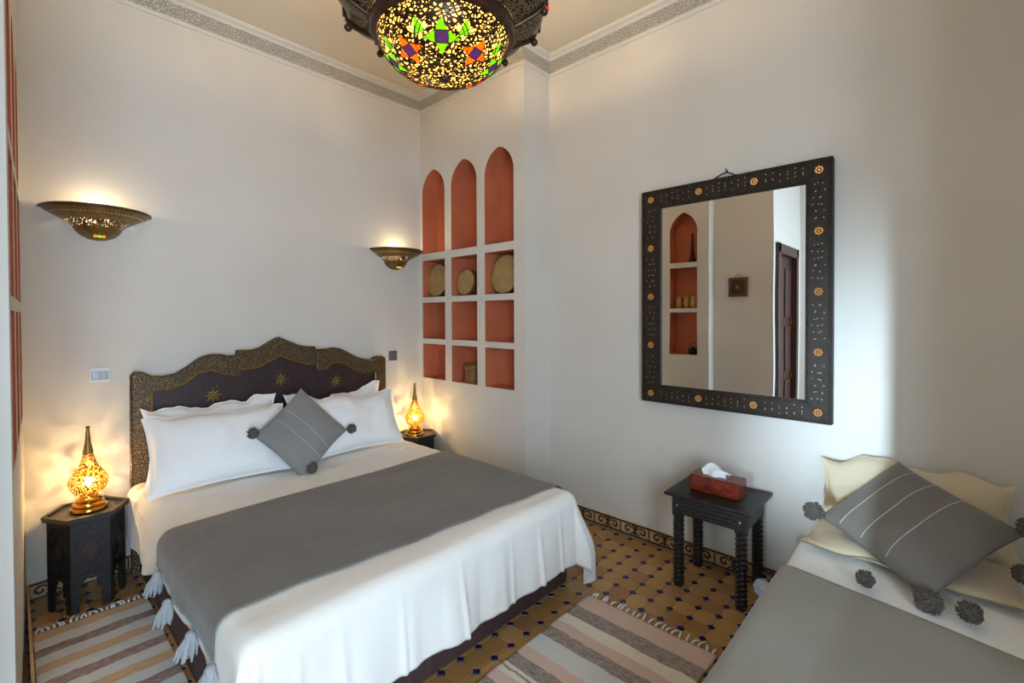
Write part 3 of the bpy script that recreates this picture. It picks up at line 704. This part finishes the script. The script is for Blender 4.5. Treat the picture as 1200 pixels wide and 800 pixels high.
def cushion(name, label, C, U, V, s, t, mt, poms, pr_, seams, seed, lift=.7):
    C, U, V = Vector(C), Vector(U).normalized(), Vector(V); V = (V - U * V.dot(U)).normalized(); Nn = U.cross(V)
    R = thing(name, label, 'cushion', C)
    pillow_mesh(MB(), C, U, V, s, s * .98, t, seed=seed, pull=.05, wr=.0095).make('cover', mt, R, smooth='all')
    for q in seams:   # raised pale stitching along V at u = q, on the outer face
        m = MB(); n = 24
        for side in (1,):
            pts = []
            for k in range(n + 1):
                v = -0.95 + 1.9 * k / n; u = q; fu = 1 - abs(u) ** 2.4; fv = max(0, 1 - abs(v) ** 2.4); th = t / 2 * (fu * fv) ** .5
                x = u * s / 2 * (1 - .05 * (1 - v * v) * abs(u)); y = v * s * .98 / 2 * (1 - .065 * (1 - u * u) * abs(v))
                nz = noise.noise(Vector((x * 5 + seed, y * 5, side))) * .0171 + noise.noise(Vector((x * 16 + seed, y * 9, side * 3))) * .0057; edge = noise.noise(Vector((x * 6 + seed, y * 6, 7))) * .0209
                pts.append(C + U * x + V * y + Nn * (th + .002 + edge * (1 - (fu * fv) ** .3) + nz * (fu * fv) ** .4))
            m.tube(pts, .0020, 5)
        m.make('stitch_line', stitchm, R)
    for (a, b) in poms:
        pompom(C + U * (a * (s / 2 + pr_ * .2)) + V * (b * (s / 2 + pr_ * .2)) + Nn * pr_ * lift, pr_, pomg, R)
    return R
small_cushion = cushion('cushion', 'small grey cushion with woolly corner pompoms leaning on the white bed pillows', (1.25, 2.98, .760), (.30, .105, .207), (-.31, .095, .24), .42, .12, greyc, [(1, -1), (-1, 1)], .032, [-.3, .1], 5, 1.3)

pompom((1.25, 2.86, .565), .036, pomg, small_cushion)

# ------------------------------------------------------------------ nightstands
def nightstand(cx, cy, label):
    T = thing('nightstand', label, 'nightstand', (cx, cy, 0), None); R = .153; H = .478
    hexp = lambda r: [(r * math.cos(PI / 3 * k), r * math.sin(PI / 3 * k)) for k in range(6)]
    top = MB().prism(hexp(R + .02), (cx, cy, H - .018), (1, 0, 0), (0, 1, 0), (0, 0, .016)).make('tabletop', blackwood, T, bevel=.003)
    m = MB(); a, b = hexp(R + .022), hexp(R + .002)
    for k in range(6):
        j = (k + 1) % 6; q = [(cx + p[0], cy + p[1]) for p in (a[k], a[j], b[j], b[k])]
        m.add([(x, y, H - .004) for x, y in q] + [(x, y, H + .008) for x, y in q], [(4, 5, 6, 7), (0, 1, 5, 4), (2, 3, 7, 6), (0, 3, 7, 4), (1, 2, 6, 5), (0, 3, 2, 1)])
    m.make('raised_edge', blackwood, top)
    hp = hexp(R)
    for k in range(6):
        p, q = Vector(hp[k] + (0,)) + Vector((cx, cy, 0)), Vector(hp[(k + 1) % 6] + (0,)) + Vector((cx, cy, 0))
        u = (q - p).normalized(); w = (q - p).length; n = Vector((u.y, -u.x, 0)); lw = .032
        ar = arch_pts(lw, w - lw, .10, .175, 7)
        pts = [(0.0005, 0), (lw, 0), (lw, .05), (lw + .008, .06), (lw, .07)] + ar[::-1] + [(w - lw, .07), (w - lw - .008, .06), (w - lw, .05), (w - lw, 0), (w - .0005, 0), (w - .0005, H - .018), (.0005, H - .018)]
        pan = MB().prism(pts, p, u, (0, 0, 1), -n * .014).make('side_panel', blackwood, T)
        m = MB(); zc = .315; dh, dw = .11, w * .42
        D = [Vector((w / 2, zc + dh)), Vector((w / 2 + dw, zc)), Vector((w / 2, zc - dh)), Vector((w / 2 - dw, zc))]
        def bar(a, b, t=.007, h=.006):
            d = (b - a).normalized(); s = Vector((-d.y, d.x)) * t / 2
            m.prism([a - s, b - s, b + s, a + s], p, u, (0, 0, 1), n * h)
        for i in range(4): bar(D[i], D[(i + 1) % 4])
        c0 = Vector((w / 2, zc))
        for i in range(4): bar(c0 + (D[i] - c0) * .62, c0 + (D[(i + 1) % 4] - c0) * .62, .005, .004)
        for zz in (.188, .445): bar(Vector((.008, zz)), Vector((w - .008, zz)), .006, .005)
        for xx in (.01, w - .01): bar(Vector((xx, .02)), Vector((xx, .452)), .006, .005)
        for sx, sz in ((-1, 1), (1, 1), (-1, -1), (1, -1)):
            for i in range(3): bar(Vector((w / 2 + sx * (.02 + .022 * i), zc + sz * (.118 - .004 * i))), Vector((w / 2 + sx * (.05 + .006 * i), zc + sz * (.075 + .01 * i))), .004, .004)
        for i in range(5): bar(Vector((w * .3 + i * w * .1, .2)), Vector((w * .3 + i * w * .1 + (.012 if i % 2 else -.012), .232)), .004, .004)
        m.make('relief_carving', blackwood, pan)
        MB().prism([c0 + (d - c0) * .5 for d in D], p, u, (0, 0, 1), n * .005).make('diamond_inlay', headwood, pan)
    return T
nightstand(.262, 3.335, 'hexagonal black carved nightstand on the left side of the bed')
nightstand(2.372, 3.345, 'hexagonal black carved nightstand on the right side of the bed, below the niches')
def table_lamp(cx, cy, label, en):
    z0 = .4785; T = thing('table_lamp', label, 'table lamp', (cx, cy, z0)); c = (cx, cy, z0)
    MB().lathe([(0, .0), (.074, 0), (.078, .006), (.076, .016), (.066, .022), (.068, .03), (.064, .04), (.053, .045), (.055, .053), (.05, .062), (.038, .067), (.036, .076), (.0, .078)], c, 36).make('base', brass, T, smooth=True)
    prof = [(.036, .076), (.052, .086), (.070, .105), (.081, .13), (.083, .152), (.076, .176), (.060, .200), (.045, .222), (.034, .246), (.026, .272), (.0205, .30)]
    MB().lathe(prof, c, 36).make('pierced_shade', lampshade, T, smooth='all')
    MB().lathe([(.0215, .296), (.0225, .302), (.018, .322), (.013, .352), (.0095, .39), (.007, .42), (.006, .425), (.009, .43), (.009, .437), (.0, .442)], c, 20).make('spire', oldbrass, T, smooth=True)
    MB().ball((cx, cy, z0 + .145), .021, 12, 8, (1, 1, 1.25)).make('bulb', bulbm, T, smooth='all')
    point('lamp_light', (cx, cy, z0 + .15), en, (1.0, 0.70, 0.30), 0.012, T)
table_lamp(.268, 3.33, 'glowing brass teardrop table lamp on the left nightstand', 9.0)
table_lamp(2.345, 3.335, 'glowing brass teardrop table lamp on the right nightstand', 9.0)

# switches
S = thing('light_switch', 'white and silver double light switch on the wall left of the headboard', 'switch', (.338, YB, 1.168))
MB().box(.294, .382, YB - .010, YB, 1.128, 1.208).make('faceplate', wht, S, bevel=.003)
for a in (.303, .340): MB().box(a, a + .034, YB - .014, YB - .010, 1.140, 1.186).make('rocker', chrome, S, bevel=.002)
S = thing('light_switch', 'small grey light switch on the wall right of the headboard', 'switch', (2.255, YB, 1.148))
MB().box(2.215, 2.296, YB - .010, YB, 1.107, 1.19).make('faceplate', greyplastic, S, bevel=.003)
MB().box(2.232, 2.279, YB - .014, YB - .010, 1.124, 1.173).make('rocker', greyplastic, S, bevel=.002)

# ------------------------------------------------------------------ items in the niches
def drum(cx, cy, cz, r, label, tilt=.12):
    T = thing('frame_drum', label, 'drum', (cx, cy, cz - r), 'frame drums in the second niche row')
    ax = Matrix.Translation((cx, cy, cz)) @ Matrix.Rotation(-PI / 2 + tilt, 4, 'Y')
    m = MB().lathe([(r - .004, -.025), (r, -.025), (r, .022), (r - .004, .026)], (0, 0, 0), 40); m.v = [tuple(ax @ Vector(v)) for v in m.v]; m.make('rim', rimw, T, smooth=True, solid=.003)
    m = MB().lathe([(r + .001, .016), (r + .0015, .024), (r - .004, .0275), (r * .7, .0282), (.0, .0285)], (0, 0, 0), 40); m.v = [tuple(ax @ Vector(v)) for v in m.v]; m.make('drum_skin', skin, T, smooth='all')
drum(2.655, 3.385, 1.662 + .148, .148, 'tall frame drum with tan skin in the far-left cell of the second niche row', .12)
drum(2.64, 2.985, 1.662 + .11, .11, 'smallest frame drum with tan skin, in the middle cell of the niches', .14)
drum(2.655, 2.535, 1.662 + .152, .152, 'largest frame drum with tan skin in the near cell of the second niche row', .12)
p = MB().box(2.675, 2.70, 2.80, 2.86, 1.661, 1.80).make('wooden_box', rimw, None, bevel=.003, offset=(2.69, 2.83, 1.661)); tag(p, 'narrow brown wooden piece standing behind the smallest drum', 'box')
T = thing('basket', 'small round lidded cane basket in the bottom middle niche', 'basket', (2.65, 2.93, .932))
MB().lathe([(0, .0), (.068, 0), (.07, .01), (.064, .016), (.062, .11), (.0, .112)], (2.65, 2.93, .9325), 28).make('body', basketm, T, smooth=True)
MB().lathe([(.0, .16), (.03, .158), (.055, .15), (.073, .135), (.076, .12), (.073, .112), (0, .112)], (2.65, 2.93, .9325), 28).make('lid', basketm, T, smooth=True)
m = MB()
for k in range(14):
    a = 2 * PI * k / 14; m.tube([(2.65 + .066 * math.cos(a), 2.93 + .066 * math.sin(a), .945), (2.65 + .064 * math.cos(a), 2.93 + .064 * math.sin(a), 1.04)], .004, 5)
m.make('cane_ribs', basketm, T)
# left niches (seen in the mirror)
xl = lambda y: XL(y) - .09
T = MB().lathe([(0, 0), (.045, 0), (.045, .02), (.03, .05), (.02, .12), (.014, .22), (.010, .3), (.014, .32), (.012, .345), (0, .36)], (xl(2.31), 2.31, 2.131), 16).make('figurine', blackm, None, smooth=True, offset=(xl(2.31), 2.31, 2.131)); tag(T, 'tall slim black figurine under the left arch, seen in the mirror', 'figurine')
for y, mt, nm in ((2.47, clay, 'yellow glazed clay cup nearest the figurine\'s left in the mirror'), (2.375, clay, 'middle yellow glazed clay cup of the three in the mirror'), (2.29, clay, 'yellow glazed clay cup closest to the niche edge in the mirror')):
    T = MB().lathe([(0, 0), (.028, 0), (.04, .03), (.044, .07), (.034, .11), (.04, .15), (.036, .15), (.03, .11), (.0, .02)], (xl(y), y, 1.571), 20).make('cup', mt, None, smooth=True, offset=(xl(y), y, 1.571)); tag(T, nm, 'cup', 'clay cups in the left niche')
T = thing('teapot', 'small black kettle with hoop handle in the low left niche, seen in the mirror', 'teapot', (xl(2.3), 2.3, 1.0))
c = (xl(2.3), 2.3, 1.001)
MB().lathe([(0, 0), (.04, 0), (.06, .03), (.058, .06), (.03, .078), (.02, .082), (.012, .09), (.01, .1), (0, .104)], c, 20).make('body', blackm, T, smooth=True)
MB().tube([(c[0], c[1] + .055 * math.cos(t), c[2] + .065 + .085 * math.sin(t)) for t in [PI * i / 12 for i in range(13)]], .004, 6).make('handle', blackm, T, smooth=True)
MB().tube([(c[0], c[1] - .05, c[2] + .03), (c[0], c[1] - .078, c[2] + .055), (c[0], c[1] - .09, c[2] + .082)], [.012, .008, .006], 7).make('spout', blackm, T, smooth=True)
# picture on the left wall
T = thing('wall_plaque', 'small square carved wooden plaque hanging alone, seen in the mirror', 'wall decoration', (XLR, 1.79, 1.69))
MB().box(XLR, XLR + .02, 1.68, 1.90, 1.70, 1.93).make('board', rimw, T, bevel=.004)
MB().box(XLR + .02, XLR + .026, 1.71, 1.87, 1.73, 1.90).make('inner_panel', doorwood, T, bevel=.003)
m = MB().prism([(.03 * math.cos(PI / 4 * k) * (1 if k % 2 else .55), .03 * math.sin(PI / 4 * k) * (1 if k % 2 else .55)) for k in range(8)], (XLR + .026, 1.79, 1.815), (0, 1, 0), (0, 0, 1), (.004, 0, 0)); m.make('rosette', brass, T)
MB().tube([(XLR + .004, 1.75, 1.93), (XLR + .004, 1.79, 1.975), (XLR + .004, 1.83, 1.93)], .0025, 5).make('cord', ropem, T)

# ------------------------------------------------------------------ mirror
MY0, MY1, MZ0, MZ1 = .428, 1.463, .938, 2.286; GY0, GY1, GZ0, GZ1 = .545, 1.334, 1.05, 2.168; MX = 2.800
T = thing('wall_mirror', 'large rectangular wall mirror in a dark studded frame with copper flowers', 'mirror', (XM, (MY0 + MY1) / 2, MZ0))
ns = [((MY0, MZ0), (MY1, MZ0), (GY1, GZ0), (GY0, GZ0)), ((MY1, MZ0), (MY1, MZ1), (GY1, GZ1), (GY1, GZ0)), ((MY1, MZ1), (MY0, MZ1), (GY0, GZ1), (GY1, GZ1)), ((MY0, MZ1), (MY0, MZ0), (GY0, GZ0), (GY0, GZ1))]
for q in ns: MB().prism(list(q), (MX, 0, 0), (0, 1, 0), (0, 0, 1), (XM - MX - .003, 0, 0)).make('frame_rail', framem, T, bevel=.003)
MB().box(MX + .014, MX + .018, GY0 - .01, GY1 + .01, GZ0 - .01, GZ1 + .01).make('mirror_glass', mirrorm, T)
def beads(y0, y1, z0, z1, sp, r, x):
    m = MB(); per = [(y0, z0), (y1, z0), (y1, z1), (y0, z1)]
    for k in range(4):
        a, b = per[k], per[(k + 1) % 4]; L_ = math.dist(a, b); n = int(L_ / sp)
        for i in range(n):
            t = i / n; m.ball((x, a[0] + (b[0] - a[0]) * t, a[1] + (b[1] - a[1]) * t), r, 5, 4, (.7, 1, 1))
    return m
beads(MY0 + .012, MY1 - .012, MZ0 + .012, MZ1 - .012, .02, .009, MX).make('outer_knurling', framem, T)['kind'] = 'stuff'
beads(GY0 - .008, GY1 + .008, GZ0 - .008, GZ1 + .008, .014, .0065, MX).make('inner_knurling', framem, T)['kind'] = 'stuff'
def lerp(a, b, t): return a + (b - a) * t
cy0, cy1, cz0, cz1 = (MY0 + GY0) / 2, (MY1 + GY1) / 2, (MZ0 + GZ0) / 2, (MZ1 + GZ1) / 2
fl = MB()
for k in range(8):
    a = PI / 4 * k; fl.ball((-.002, .0150 * math.cos(a), .0150 * math.sin(a)), .0064, 6, 4, (.7, 1, 1))
fl.ball((-.002, 0, 0), .007, 6, 4, (.7, 1, 1)); fo = fl.make('copper_flower', copper, None); fo.parent = T; first = True
fp = [(lerp(cy0, cy1, i / 3), z) for i in range(4) for z in (cz0, cz1)] + [(y, lerp(cz0, cz1, j / 4)) for j in (1, 2, 3) for y in (cy0, cy1)]
for (y, z) in fp:
    child_copy(fo, T, Vector((MX, y, z)) - T.location, None, first); first = False
m = MB()
def studs_line(a, b):
    L_ = math.dist(a, b); n = int(L_ / .034)
    for i in range(1, n):
        t = i / n; y = lerp(a[0], b[0], t); z = lerp(a[1], b[1], t)
        if min(math.dist((y, z), p) for p in fp) < .036: continue
        dx, dz = (b[1] - a[1]) / L_, (b[0] - a[0]) / L_; w = .017 * math.sin(i * 1.7)
        for s in (w, w * -.9 + .012, -w * .5 - .02):
            m.ball((MX - .0005, y + dx * s, z + dz * s + random.uniform(-.004, .004)), .0036, 5, 4, (.6, 1, 1))
for a, b in (((cy0, cz0), (cy1, cz0)), ((cy1, cz0), (cy1, cz1)), ((cy1, cz1), (cy0, cz1)), ((cy0, cz1), (cy0, cz0))): studs_line(a, b)
o = m.make('silver_studs', silver, T); o['kind'] = 'stuff'
MB().tube([(XM - .012, .87, MZ1 - .01), (XM - .006, .92, MZ1 + .022), (XM - .006, .95, MZ1 + .036), (XM - .006, .98, MZ1 + .03), (XM - .012, 1.06, MZ1 - .01)], .004, 6).make('hanging_cord', ropem, T, smooth=True)
m = MB().ball((XM - .006, .95, MZ1 + .04), .008, 8, 6).tube([(XM - .006, .95, MZ1 + .04), (XM - .008, .955, MZ1 + .06)], .003, 5); m.make('nail', blackm, T)

# ------------------------------------------------------------------ stool and tissue box
TX0, TX1, TY0, TY1, TZ = 2.455, 2.836, .70, 1.15, .52
T = thing('side_table', 'small black carved wooden side table with knobbly legs below the mirror', 'side table', ((TX0 + TX1) / 2, (TY0 + TY1) / 2, 0))
tp = MB().box(TX0, TX1, TY0, TY1, TZ - .018, TZ).make('tabletop', blackwood, T, bevel=.005)
m = MB()
for i in range(1, 5):
    d = .018 * i
    for a in ((TX0 + d, TX1 - d, TY0 + d, TY0 + d + .004), (TX0 + d, TX1 - d, TY1 - d - .004, TY1 - d), (TX0 + d, TX0 + d + .004, TY0 + d, TY1 - d), (TX1 - d - .004, TX1 - d, TY0 + d, TY1 - d)): m.box(*a, TZ - .002, TZ + .0012)
m.make('carved_lines', blackwood, tp)
lx = (TX0 + .03, TX1 - .083), (TX0 + .08, TX1 - .033); LW = .052
for (a0, a1, b0, b1) in ((TX0 + .03, TX0 + .042, TY0 + .04, TY1 - .04), (TX1 - .042, TX1 - .03, TY0 + .04, TY1 - .04)):
    ap = MB().box(a0, a1, b0, b1, TZ - .115, TZ - .018).make('apron', blackwood, T, bevel=.002)
    m = MB(); xs = a0 if a0 < 2.6 else a1
    for i in range(22):
        for j in range(4):
            m.ball((xs, b0 + .02 + (b1 - b0 - .04) * i / 21 + (.007 if j % 2 else 0), TZ - .105 + .022 * j), .0075, 6, 4, (.5, 1, 1))
    m.make('chip_carving', blackwood, ap)
for (b0, b1) in ((TY0 + .035, TY0 + .047), (TY1 - .047, TY1 - .035)):
    ap = MB().box(TX0 + .04, TX1 - .04, b0, b1, TZ - .115, TZ - .018).make('apron', blackwood, T, bevel=.002)
for x in (TX0 + .054, TX1 - .056):
    for y in (TY0 + .062, TY1 - .062):
        m = MB().box(x - .019, x + .019, y - .019, y + .019, 0, TZ - .018)
        n = 15
        for i in range(n):
            z = .015 + (TZ - .13) * (i + .5) / n; h = (TZ - .13) / n * .5
            for (ex, ey) in ((1, 0), (-1, 0), (0, 1), (0, -1)):
                for s in (-1, 1):
                    c = Vector((x + ex * .019 + ey * s * .0115, y + ey * .019 + ex * s * .0115, z + (h * .5 if s > 0 else -h * .5)))
                    b = .0105; tvec = Vector((ey, ex, 0)) * b; nv = Vector((ex, ey, 0)) * .009; zz = Vector((0, 0, h * .85))
                    m.add([c - tvec - zz, c + tvec - zz, c + tvec + zz, c - tvec + zz, c + nv], [(0, 1, 4), (1, 2, 4), (2, 3, 4), (3, 0, 4)])
        m.box(x - .026, x + .026, y - .026, y + .026, TZ - .125, TZ - .018)
        m.make('leg', blackwood, T)
for y in (TY0 + .062, TY1 - .062): MB().ball((TX0 + .028, y, TZ - .07), .006, 8, 5).make('tin_stud', silver, T, smooth='all')
T = thing('tissue_box', 'reddish burl wood tissue box standing on the small black side table', 'tissue box', (2.64, .925, TZ + .001))
z = TZ + .002; bx = MB().box(2.578, 2.708, .797, 1.056, z, z + .088).make('box_body', redwood, T, bevel=.003)
MB().lathe([(.0, .0005), (.034, .0005), (.034, .0015), (.0, .002)], (2.643, .925, z + .088), 24).make('opening', blackm, bx)
def tis(u, v):
    y = .868 + .125 * u; h = (.022 + .040 * smooth01(u * 1.15)) * (1 - .35 * smooth01((u - .85) / .15)); c = abs(2 * v - 1)
    return Vector((2.643 + (v - .5) * .062 + .010 * math.sin(u * 9 + v * 4), y + .012 * math.sin(v * 7), z + .0885 + h * (1 - c ** 1.6) + .004 * math.sin(u * 14 + v * 9) * (1 - c)))
MB().grid(tis, 14, 28).make('tissue', tissuem, T, smooth='all', fix=False)

# ------------------------------------------------------------------ rugs
def rug(name, label, x0, x1, y0, y1, mt, origin, axis, fringe_side):
    T = thing(name, label, 'rug', (origin[0], origin[1], 0))
    nx, ny = 90, 60
    def fn(u, v):
        x, y = lerp(x0, x1, u), lerp(y0, y1, v); h = .0075 + .0012 * math.sin(x * 30 + 3 * math.sin(y * 4)) + .002 * abs(noise.noise(Vector((x * 4, y * 4, 1))))
        if v in (0.0, 1.0) and axis == 0: y += .006 * noise.noise(Vector((x * 9, y, 2)))
        if u in (0.0, 1.0) and axis == 1: x += .006 * noise.noise(Vector((x, y * 9, 2)))
        return Vector((x, y, h))
    o = MB().grid(fn, nx, ny)
    r = o.make('woven_rug', mt, T, smooth='all', fix=False); r.modifiers.new('solid', 'SOLIDIFY').thickness = .006; r.modifiers['solid'].offset = -1
    # object origin sits on the first stripe edge so the stripes start there
    n = 22; dirx, diry, (p0, p1) = fringe_side
    for k in range(n):
        t = (k + .5) / n + random.uniform(-.012, .012); bx_, by_ = lerp(p0[0], p1[0], t), lerp(p0[1], p1[1], t); pts = []
        L_ = random.uniform(.035, .06); bend = random.uniform(-.018, .018)
        for i in range(5):
            s = i / 4; pts.append((bx_ + dirx * L_ * s + diry * bend * s * s, by_ + diry * L_ * s + dirx * bend * s * s, .0085 - .003 * s + .004 * math.sin(s * PI)))
        MB().tube(pts, [.005, .0048, .0042, .004, .003], 6).make('fringe_strand', white, T, smooth=True)
    return T
# stripes: axis x measured from the fringed end
def flip(T):
    pass
R1 = rug('rug', 'flat-woven fringed rug striped pink, grey and cream, between the two beds', .75, 2.085, .735, 1.395, rug_r, (.0, 0), 0, (1, 0, ((2.085, .74), (2.085, 1.39))))
R2 = rug('rug', 'flat-woven fringed rug striped tan, mauve and white, left of the double bed', .05, .475, 1.85, 3.13, rug_l, (.0, 0), 1, (0, 1, ((.055, 3.125), (.47, 3.125))))
for M, x0, ax in ((rug_r, 2.085, 0), (rug_l, 3.17, 1)):
    for nd in M.nt.nodes:
        if nd.type == 'SEPXYZ':
            ad = M.n('ShaderNodeMath', operation='SUBTRACT'); ad.inputs[0].default_value = x0
            lk = [l for l in M.nt.links if l.from_node == nd][0]; dst = lk.to_socket; M.nt.links.remove(lk)
            M.l(nd.outputs[ax], ad.inputs[1]); M.l(ad.outputs[0], dst); break

# ------------------------------------------------------------------ daybed
DY0, DY1, DXH = -.42, .51, 2.83
T = thing('daybed', 'low single daybed against the right wall in the near corner', 'bed', (1.85, .05, 0))
MB().box(.82, DXH - .02, DY0 + .02, DY1 - .03, 0.0, .22).make('bed_base', brownbase, T, bevel=.005)
MB().box(.8, DXH - .005, DY0 + .01, DY1 - .02, .22, .44).make('mattress', white, T, bevel=.03)
def dday(a, b, off):
    r = .05; y1 = DY1 - r; z = .455 + off + .006 * noise.noise(Vector((a * 3, b * 3, 9)))
    d = b - y1
    if d > 0:
        arc = r * PI / 2; o = r * math.sin(min(d, arc) / r); dn = r * (1 - math.cos(min(d, arc) / r)) + max(0, d - arc)
        b = y1 + o + off + .02 * smooth01(dn / .3) * (.5 + .5 * math.sin(a * 24)); z = z - dn
    d2 = (DY0 + r) - b
    if d2 > 0:
        z -= max(0, d2 - .03); b = DY0 + r - min(d2, r) - off
    return Vector((a, b, z))
o = MB().grid(lambda u, v: dday(lerp(1.6, DXH - .004, u), lerp(DY0 - .2, DY1 + .22, v), 0.0), 70, 60).make('bed_sheet', white, None, smooth='all', fix=False, offset=(2.2, .05, .45)); tag(o, 'white sheet covering the head end of the low daybed', 'bed sheet')
o.modifiers.new('solid', 'SOLIDIFY').thickness = .003
T = thing('blanket', 'light grey woven blanket spread over the low daybed', 'blanket', (1.5, .05, .46))
def dbl(u, v):
    b = lerp(DY0 - .25, DY1 + .30, v); xe = 2.055 + .135 * max(0, min(1.2, (b + .17) / .67)); a = lerp(.78, xe, u); return dday(a, b, .009)
MB().grid(dbl, 80, 80).make('blanket_cloth', grey2, T, smooth='all', fix=False).modifiers.new('solid', 'SOLIDIFY').thickness = .004
for p, r in (((2.185, .225, .50), .030), ((2.165, -.055, .505), .034), ((2.43, -.20, .575), .034), ((2.10, .555, .37), .034)): pompom(p, r, pomg if p[1] < .5 else palewool, T)
o = pillow_mesh(MB(), (2.53, .13, .497), (0.04, 1, .02), (-1, .03, .0), .70, .42, .055, seed=31, flange=.03, wr=.012, pull=.08).make('pillow', ivory, None, smooth='all', offset=(2.53, .13, .497)); tag(o, 'flat ivory pillow lying under the grey cushion on the daybed', 'pillow', 'ivory daybed pillows')
o = pillow_mesh(MB(), (2.735, .13, .645), (0.0, 1, -.04), (.42, 0, 1), .68, .36, .13, seed=37, flange=.03, wr=.016, wav=.07, pull=.09).make('pillow', ivory, None, smooth='all', offset=(2.735, .13, .645)); tag(o, 'ivory pillow standing against the wall behind the grey cushion on the daybed', 'pillow', 'ivory daybed pillows')
# large cushion: corners L(2.50,.43,.60) T(2.70,.13,.83) R(2.50,-.22,.66) B(2.22,.03,.53)
Lc, Tc, Rc, Bc = Vector((2.47, .425, .575)), Vector((2.685, .14, .85)), Vector((2.49, -.21, .635)), Vector((2.235, .065, .545))
CC = (Lc + Tc + Rc + Bc) / 4
Uv = ((Tc - Lc) + (Rc - Bc)); Vv = ((Lc - Bc) + (Tc - Rc))
cushion('cushion', 'large dark grey cushion with pale stitched stripes and pompoms on the daybed', CC, -Vv, Uv, .455, .16, cloth('dark_grey_cushion_weave', rgb(104, 98, 90), rgb(120, 113, 104), (240, 240, 240), ws=.3), [(1, -1), (1, 1), (-1, -1)], .040, [-.6, -.2, .25], 44)
